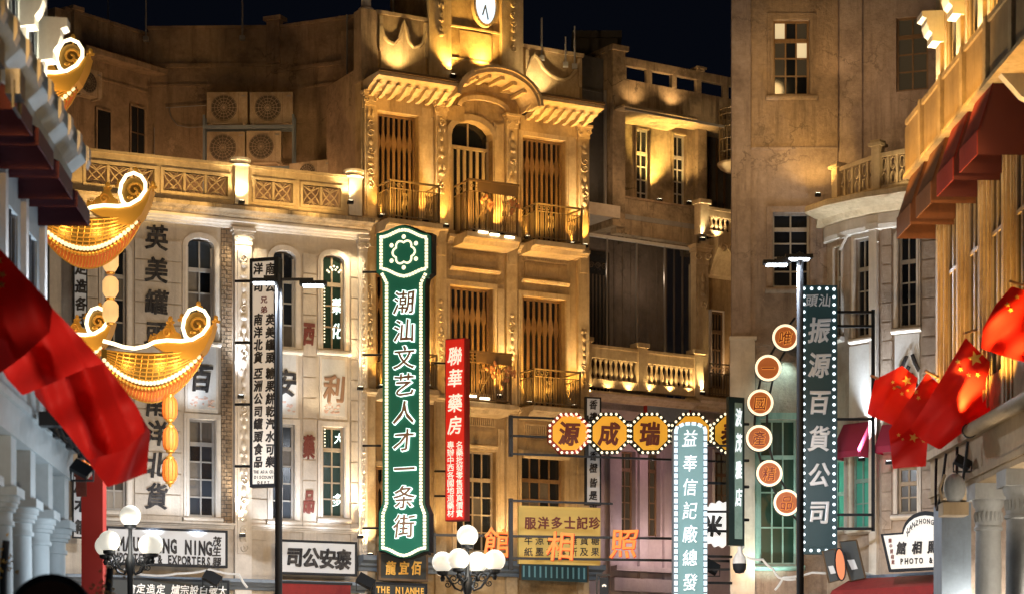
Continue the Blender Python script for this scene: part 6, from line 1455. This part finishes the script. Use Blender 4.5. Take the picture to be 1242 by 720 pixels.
# ================================================================ GOLD BOAT DECORATIONS
def boat(ox, oy, D, label, sc_=1., flip=1, group='glowing gold boat ornaments'):
    k = D/FP*sc_; o_ = wp(ox, oy, D); Mx = T(*o_)
    X = lambda x: flip*(x-206)*k; Z = lambda y: -(y-430)*k
    t = thing('boat_ornament', label, 'ornament', Mx, group)
    gun = [(128, 416), (140, 419), (152, 423), (166, 425), (180, 422), (190, 417), (205, 415), (222, 416), (236, 414), (248, 407), (255, 397), (255, 388), (250, 380), (241, 376), (232, 379), (226, 389), (224, 400), (227, 410), (232, 415)]
    part('neon_outline', MB().tube([(X(x), -.30, Z(y)) for x, y in gun], .042, 7), 'neon', t, Mx)
    part('prow', MB().prism([(X(x), Z(y)) for x, y in ((186, 419), (205, 417), (236, 417), (249, 410), (258, 397), (262, 393), (258, 408), (250, 425), (238, 438), (222, 437), (200, 428))], -.27, .27), 'gilt', t, Mx)
    lp = [(X(240+14*math.cos(a*PI/10)), Z(397-17*math.sin(a*PI/10))) for a in range(20)]
    part('prow_disc', MB().prism(lp, -.2, .2), 'giltd', t, Mx)
    sw = MB().spiral(X(241), -.25, Z(396), 10*k, 1.3, .03, 0, 1).ell((X(236), -.25, Z(405)), (.07, .03, .04), 6, 4).ell((X(246), -.25, Z(402)), (.05, .03, .06), 6, 4)
    part('prow_scrolls', sw, 'gilt', t, Mx, kind='stuff')
    # hull: lofted ribs and shell
    n, m_ = 16, 7; x0, x1 = 124, 246
    def top(s): return 424+10*math.sin(PI*s)*.6
    def keel(s): return 430+58*math.sin(PI*min(1, s*.95+.04))**.75
    def P_(s, q, side=-1):
        x = x0+(x1-x0)*s; a = q*PI/2; z = top(s)+(keel(s)-top(s))*math.sin(a); y = side*(.30*math.sin(PI*(s*.9+.05))**.5)*math.cos(a)
        return (X(x), y, Z(z))
    def shell(q0, q1, m, nm, grow=0):
        mb = MB(); mb.sm = True
        for side in (-1, 1):
            vs = [P_(i/n, q0+(q1-q0)*j/m_, side) for i in range(n+1) for j in range(m_+1)]
            mb.add(vs, [(i*(m_+1)+j, i*(m_+1)+j+1, (i+1)*(m_+1)+j+1, (i+1)*(m_+1)+j) for i in range(n) for j in range(m_)])
        part(nm, mb, m, t, Mx)
    shell(0, .50, 'giltd', 'hull_side'); shell(.50, 1, 'hullred', 'hull_bottom')
    part('deck', MB().add([P_(i/n, 0, -1) for i in range(n+1)]+[P_(i/n, 0, 1) for i in range(n+1)], [(i, i+1, n+2+i, n+1+i) for i in range(n)]), 'giltd', t, Mx)
    for q in (.03, .09, .15, .21, .27, .33, .39):
        part('hull_strake', MB().tube([tuple(Vector(P_(i/n, q))+Vector((0, -.012, 0))) for i in range(1, n)], .019, 5), 'gilt', t, Mx)
    rb = MB()
    for i in range(2, n-1): rb.tube([tuple(Vector(P_(i/n+.05*(1-q*2), q))+Vector((0, -.015, 0))) for q in (.04, .14, .24, .34, .4)], .013, 4)
    for i in range(3, 2*n-3): rb.tube([tuple(Vector(P_(i/n/2+.10*(1-q), q))+Vector((0, -.004, 0))) for q in (.6, .7, .8, .9, .96)], .009, 4)
    part('hull_ribs', rb, 'gilt', t, Mx, kind='stuff')
    bd = MB(); bd2 = MB()
    for i in range(27):
        s = .03+.94*i/26; p = Vector(P_(s, .44+.02*math.sin(s*PI))); bd.ell((p.x, p.y-.04, p.z+.03), .052, 7, 5)
        p = Vector(P_(min(.98, s+.018), .54)); bd2.ell((p.x, p.y-.04, p.z+.0), .046, 7, 5)
    part('bead_row', bd, 'bulbw2', t, Mx, kind='stuff'); part('bead_row', bd2, 'gilt', t, Mx, kind='stuff')
    part('keel_trim', MB().tube([tuple(Vector(P_(i/n, .96))) for i in range(n+1)], .022, 5), 'gilt', t, Mx)
    # crest and clubs
    cr = MB().prism([(X(x), Z(y)) for x, y in ((180, 414), (183, 405), (188, 409), (194, 402), (198, 400), (203, 393), (210, 393), (214, 402), (219, 405), (222, 414))], -.06, .0)
    cr.spiral(X(203), -.09, Z(404), 7*k, 1.4, .02, 0, 1).spiral(X(188), -.09, Z(409), 4*k, 1.3, .016, 2, -1)
    part('crest', cr, 'gilt', t, Mx)
    for x, y in ((207, 387), (241, 369), (221, 384), (262, 386)):
        c = MB().ell((X(x), -.04, Z(y)), (3*k, .04, 4*k), 6, 5).ell((X(x-3), -.04, Z(y+4)), (2.5*k, .03, 2.2*k), 6, 4).ell((X(x+3), -.04, Z(y+4)), (2.5*k, .03, 2.2*k), 6, 4).box(X(x)-.015, X(x)+.015, -.06, -.02, Z(y+9), Z(y+3))
        part('finial', c, 'gilt', t, Mx)
    for dx in (-50, 0, 25): light('POINT', Mx @ Vector((X(206+dx-10), -.62, Z(448))), 11, (1, .72, .3), t, size=.1)
    return t
M['bulbw2'] = em('soft_glowing_bead', (1, .80, .42), 1.15)
boat(206, 430, 50, 'largest fully visible gold neon boat ornament, above the orange lanterns')
boat(130, 268, 50.3, 'upper gold neon boat ornament in front of the lattice balustrade')
boat(93, 420, 51.5, 'gold neon boat ornament half behind the big red flag', .82)
boat(54, 107, 50.3, 'gold neon prow near the top left behind the white ledge')
F = sgn(100, 50.6, 160, 50.6); u, z = F.uz(134, 300); k = 50.6/FP
t = thing('lantern_column', 'pale amber octagonal lantern column hanging below the upper gold boat', 'lantern', F.at(134, 300, 0))
M['amberl'] = mat('lit_amber_lantern', (.8, .5, .2), .5, emit=(1, .62, .24), es=.75)
for y0, y1 in ((303, 331), (335, 362), (364, 392)):
    a, c = F.Z(134, y0), F.Z(134, y1); h = a-c; part('lantern_section', MB().lathe([(.08, 0), (.13, h*.12), (.18, h*.3), (.18, h*.78), (.12, h*.95), (.06, h)], u, 0, c, 8), 'amberl', t, F.M)
    part('collar', MB().lathe([(.09, -.03), (.1, 0), (.09, .03)], u, 0, c, 8), 'gilt', t, F.M)
def lantern(px, py, D, label, r=9.0, h=27):
    p_ = wp(px, py, D); k = D/FP; Mx = T(*p_); t = thing('lantern', label, 'lantern', Mx, 'small orange lanterns under the gold boats'); H = h*k/2; R_ = r*k
    prof = [(R_*.55, -H), (R_*.8, -H*.85), (R_*.97, -H*.5), (R_, 0), (R_*.97, H*.5), (R_*.8, H*.85), (R_*.55, H)]
    part('lantern_body', MB().lathe(prof, 0, 0, 0, 16), 'lantern', t, Mx)
    rb = MB()
    for i in range(12): a = 2*PI*i/12; rb.tube([(q*1.015*math.cos(a), q*1.015*math.sin(a), z) for q, z in prof], .008, 4)
    part('ribs', rb, 'hullred', t, Mx, kind='stuff')
    part('top_cap', MB().lathe([(R_*.6, H), (R_*.6, H+.05), (R_*.3, H+.08), (.01, H+.16)], 0, 0, 0, 12), 'gilt', t, Mx); part('bottom_cap', MB().lathe([(.02, -H-.12), (R_*.3, -H-.06), (R_*.6, -H-.04), (R_*.6, -H)], 0, 0, 0, 12), 'gilt', t, Mx)
meta(part('hanging_wire', MB().tube([wp(206, 455, 50), wp(206, 592, 50)], .008, 4), 'iron', None), 'thin wire carrying the three orange lanterns under the gold boat', 'wire')
lantern(206, 495, 50, 'top orange lantern of the string under the large gold boat'); lantern(206.5, 532, 50, 'middle orange lantern of the string under the large gold boat'); lantern(206, 570, 50, 'lowest orange lantern of the string, over the painted character')
lantern(104, 569, 44, 'orange lantern on the red post at the left', 8.5, 28)
# red post
b_ = wp(114, HY, 44); Mx = T(b_.x, 44, .1)
t = thing('red_post', 'square red lacquered post at the left with an orange lantern', 'post', Mx)
k = 44/FP; zt = CZ+(HY-578)*k; part('shaft', MB().box(-.205, .205, -.2, .2, 0, zt), 'redpost', t, Mx); part('base', MB().box(-.28, .28, -.28, .28, 0, .35), 'redpost', t, Mx)
part('lantern_bracket', MB().box(-.33, -.0, -.3, -.201, zt-.12, zt-.0).extx([(-.3, zt-.12), (-.201, zt-.12), (-.201, zt-.5), (-.24, zt-.45)], -.3, -.1), 'redp', t, Mx)
# foreground left: round board and plant
b_ = wp(62, 752, 19); Mx = T(b_.x, 19, b_.z); k = 19/FP
t = thing('round_sign_board', 'blurred round beige board with a dark rim in the bottom left foreground', 'sign', Mx)
part('disc', MB().prism([(50*k*math.cos(2*PI*i/40), 52*k*math.sin(2*PI*i/40)) for i in range(40)], -.02, .03), 'browncanvas', t, Mx)
part('rim', MB().tube([(50*k*math.cos(2*PI*i/40), 0, 52*k*math.sin(2*PI*i/40)) for i in range(40)], .035, 8, True), 'blackp', t, Mx)
part('stand', MB().box(-.04, .04, .03, .08, -b_.z+.12, 0), 'blackp', t, Mx)
for i, (px, py, lb) in enumerate(((4, 655, 'blurred dark post with yellow leaves at the bottom left edge'), (130, 688, 'blurred dark post with brown-yellow leaves beside the red post foot'))):
    b_ = wp(px, py, 24); Mx = T(b_.x, 24, .12); t = thing('planter_post', lb, 'post', Mx, 'dark posts with leaves in the left foreground')
    part('post', MB().tube([(0, 0, 0), (0, 0, b_.z-.5), (.03, 0, b_.z-.12)], .04, 8), 'blackp', t, Mx)
    lv = MB(); r = random.Random(i+4)
    for q in range(60): 
        x, y, z = r.gauss(-.03, .09), r.gauss(0, .08), b_.z-.38+r.gauss(0, .1); a = r.uniform(0, 6.28)
        lv.add([(x, y, z), (x+.05*math.cos(a), y-.01, z+.05*math.sin(a)), (x+.02*math.cos(a+1.3), y-.03, z+.03*math.sin(a+1.3))], [(0, 1, 2)])
    lf = mat('yellow_leaf_%d' % i, (.5, .28, .03) if not i else (.30, .18, .06), .7); part('leaves', lv, lf, t, Mx, kind='stuff')

# ================================================================ FLAGS
def flag(label, top_, bot, D, amp, freq, ph, stars=(), nx=34, ny=16, pole=None, fold=(.05, .03)):
    def interp(pl, s):
        L = [math.dist(a, b) for a, b in zip(pl, pl[1:])]; d = s*sum(L)
        for a, b, l in zip(pl, pl[1:], L):
            if d <= l+1e-9: f = d/l; return (a[0]+(b[0]-a[0])*f, a[1]+(b[1]-a[1])*f)
            d -= l
        return pl[-1]
    def dep(px, py, back=0):
        v = (px*fold[0]+py*fold[1])
        q = math.sin(v*freq+ph); return D+amp*1.0*(math.copysign(abs(q)**.6, q)+.35*math.sin(v*freq*2.1+1.3+py*.015)+.3*math.sin((px*fold[1]-py*fold[0])*freq*1.3))+back
    o = wp(*top_[0], D); t = thing('flag', label, 'flag', T(*o), 'red flags with yellow stars hung from the facades')
    for back, fl in ((0, 1), (.006, 0)):
        if back: continue
    vs = []; 
    for i in range(nx+1):
        a, b = interp(top_, i/nx), interp(bot, i/nx)
        for j in range(ny+1):
            f = j/ny; px, py = a[0]+(b[0]-a[0])*f, a[1]+(b[1]-a[1])*f; vs.append(wp(px, py, dep(px, py)))
    n1 = len(vs); vs2 = [v+Vector((0, .006, 0)) for v in vs]
    fs = [(i*(ny+1)+j, i*(ny+1)+j+1, (i+1)*(ny+1)+j+1, (i+1)*(ny+1)+j) for i in range(nx) for j in range(ny)]
    mb = MB(); mb.add(vs+vs2, fs+[tuple(n1+q for q in reversed(f)) for f in fs]); mb.sm = True
    part('cloth', mb, 'flag', t)
    for sx, sy, r, rot in stars:
        q = []
        for i in range(10):
            a = rot+PI/2+PI*i/5; rr = r if i % 2 == 0 else r*.42; px, py = sx+rr*math.cos(a), sy-rr*math.sin(a); q.append(wp(px, py, dep(px, py)-.02))
        c = wp(sx, sy, dep(sx, sy)-.02); part('star', MB().add([c]+q+[v+Vector((0, .008, 0)) for v in q], [(0, 1+i, 1+(i+1) % 10) for i in range(10)]+[(1+i, 11+i, 11+(i+1) % 10, 1+(i+1) % 10) for i in range(10)]), 'flagy', t)
    if pole:
        (x0, y0, d0), (x1, y1, d1) = pole; part('staff', MB().tube([wp(x0, y0, d0), wp(x1, y1, d1)], .018*D/30, 6).ell(wp(x1, y1, d1), .03*D/30, 8, 6), 'bronze', t)
    return t
flag('dark upper red flag cut by the left edge, stars at its left corner', [(-70, 225), (0, 302), (58, 364), (63, 373)], [(-70, 470), (0, 452), (30, 430), (60, 402)], 22.2, .16, 1.1, 2.4, stars=((-2, 316, 6, .3), (3, 333, 5, .8), (2, 345, 5, .1)), nx=40, ny=22, fold=(.05, -.02))
flag('second red flag from the left, small bright fold under the dark one', [(-20, 408), (56, 366), (98, 408), (126, 440)], [(8, 458), (27, 479), (44, 472), (104, 446)], 23.2, .16, 1.2, .3, nx=34, ny=16, fold=(.05, -.03))
flag('broad red flag in the middle of the left row, in front of the gold boat', [(40, 468), (100, 424), (122, 434), (164, 489), (171, 503)], [(43, 480), (80, 523), (106, 557), (150, 546), (176, 522)], 24.2, .22, 1.2, 1.4, nx=40, ny=22, fold=(.06, -.025))
flag('lowest red flag of the left row, hanging over the red post', [(104, 548), (138, 520), (165, 491), (182, 523)], [(110, 564), (130, 590), (150, 584), (178, 573)], 25.2, .14, 1.3, 0, nx=30, ny=18, fold=(.05, .02))
flag('red flag with large star in the middle of the right group', [(1110, 510), (1140, 462), (1171, 409), (1198, 436), (1229, 464)], [(1104, 520), (1118, 533), (1140, 545), (1183, 512), (1226, 476)], 35.5, .17, 1.0, .6, stars=((1183, 434, 9.5, .25), (1162, 438, 3.4, .2), (1165, 447.5, 3.2, .5), (1175, 454, 3.2, .1), (1186, 454, 3.2, .7)), pole=((1169, 404, 35.4), (1190, 398, 37)), fold=(.06, .05), nx=40, ny=20)
flag('smallest red flag farthest left in the right group', [(1052, 500), (1061, 460), (1094, 443), (1113, 458)], [(1052, 502), (1076, 512), (1094, 520), (1106, 488)], 38.5, .12, 1.2, .2, stars=((1100, 461, 6.5, .3), (1083, 463, 2.6, .2), (1084.5, 470, 2.6, .5), (1094, 477, 2.6, .1), (1101, 473, 2.2, .4)), pole=((1056, 455, 38.4), (1113, 478, 38.8)), fold=(.07, .05))
flag('red flag drooping lowest in the right group, its stars at the fold', [(1078, 522), (1100, 488), (1124, 452), (1145, 470)], [(1083, 568), (1100, 566), (1123, 565), (1126, 520)], 37.0, .15, 1.1, 2.2, stars=((1111, 474.5, 3.4, .2), (1114, 482, 3.0, .5), (1108, 530, 6, .9), (1090, 527, 2.6, .1), (1120, 534, 2.6, .1), (1095, 532, 2, .5)), pole=((1122, 449, 36.9), (1137, 457, 37)), fold=(.05, .06))
flag('dark red flag cut by the right edge of the view', [(1192, 398), (1207, 370), (1227, 347), (1256, 356), (1290, 372)], [(1190, 422), (1212, 430), (1240, 438), (1262, 444), (1292, 452)], 33.2, .15, 1.0, 1.0, stars=((1222, 369, 3.6, .2), (1226, 375.5, 3.2, .5), (1234, 360, 3.2, .1)), pole=((1225, 341, 33.1), (1262, 352, 34)), fold=(.05, .05))
light('SPOT', wp(60, 640, 21.5), 260, (1, .8, .6), None, wp(90, 470, 24), .1, 80)
light('SPOT', wp(1180, 650, 31.5), 170, (1, .85, .65), None, wp(1150, 480, 36), .1, 70)

# ================================================================ STREET-LEVEL FILL: unseen point lamps added below the view as ambient fill
for x, y, z, pw, cc_ in ((-2.4, 49, 3.2, 260, (1, .80, .55)), (-7, 49, 3.2, 220, (.95, .92, .9)), (2.5, 50, 3.2, 260, (1, .8, .52)), (6.5, 48, 3.2, 240, (1, .85, .7)), (-4.2, 33, 3.5, 130, (.8, .9, 1)), (-4.0, 27, 3.5, 120, (.8, .9, 1)), (8.0, 34, 3.6, 150, (1, .9, .75)), (7.8, 38, 3.6, 130, (1, .9, .75))):
    light('POINT', (x, y, z), pw*1.3, cc_, None, size=.3)
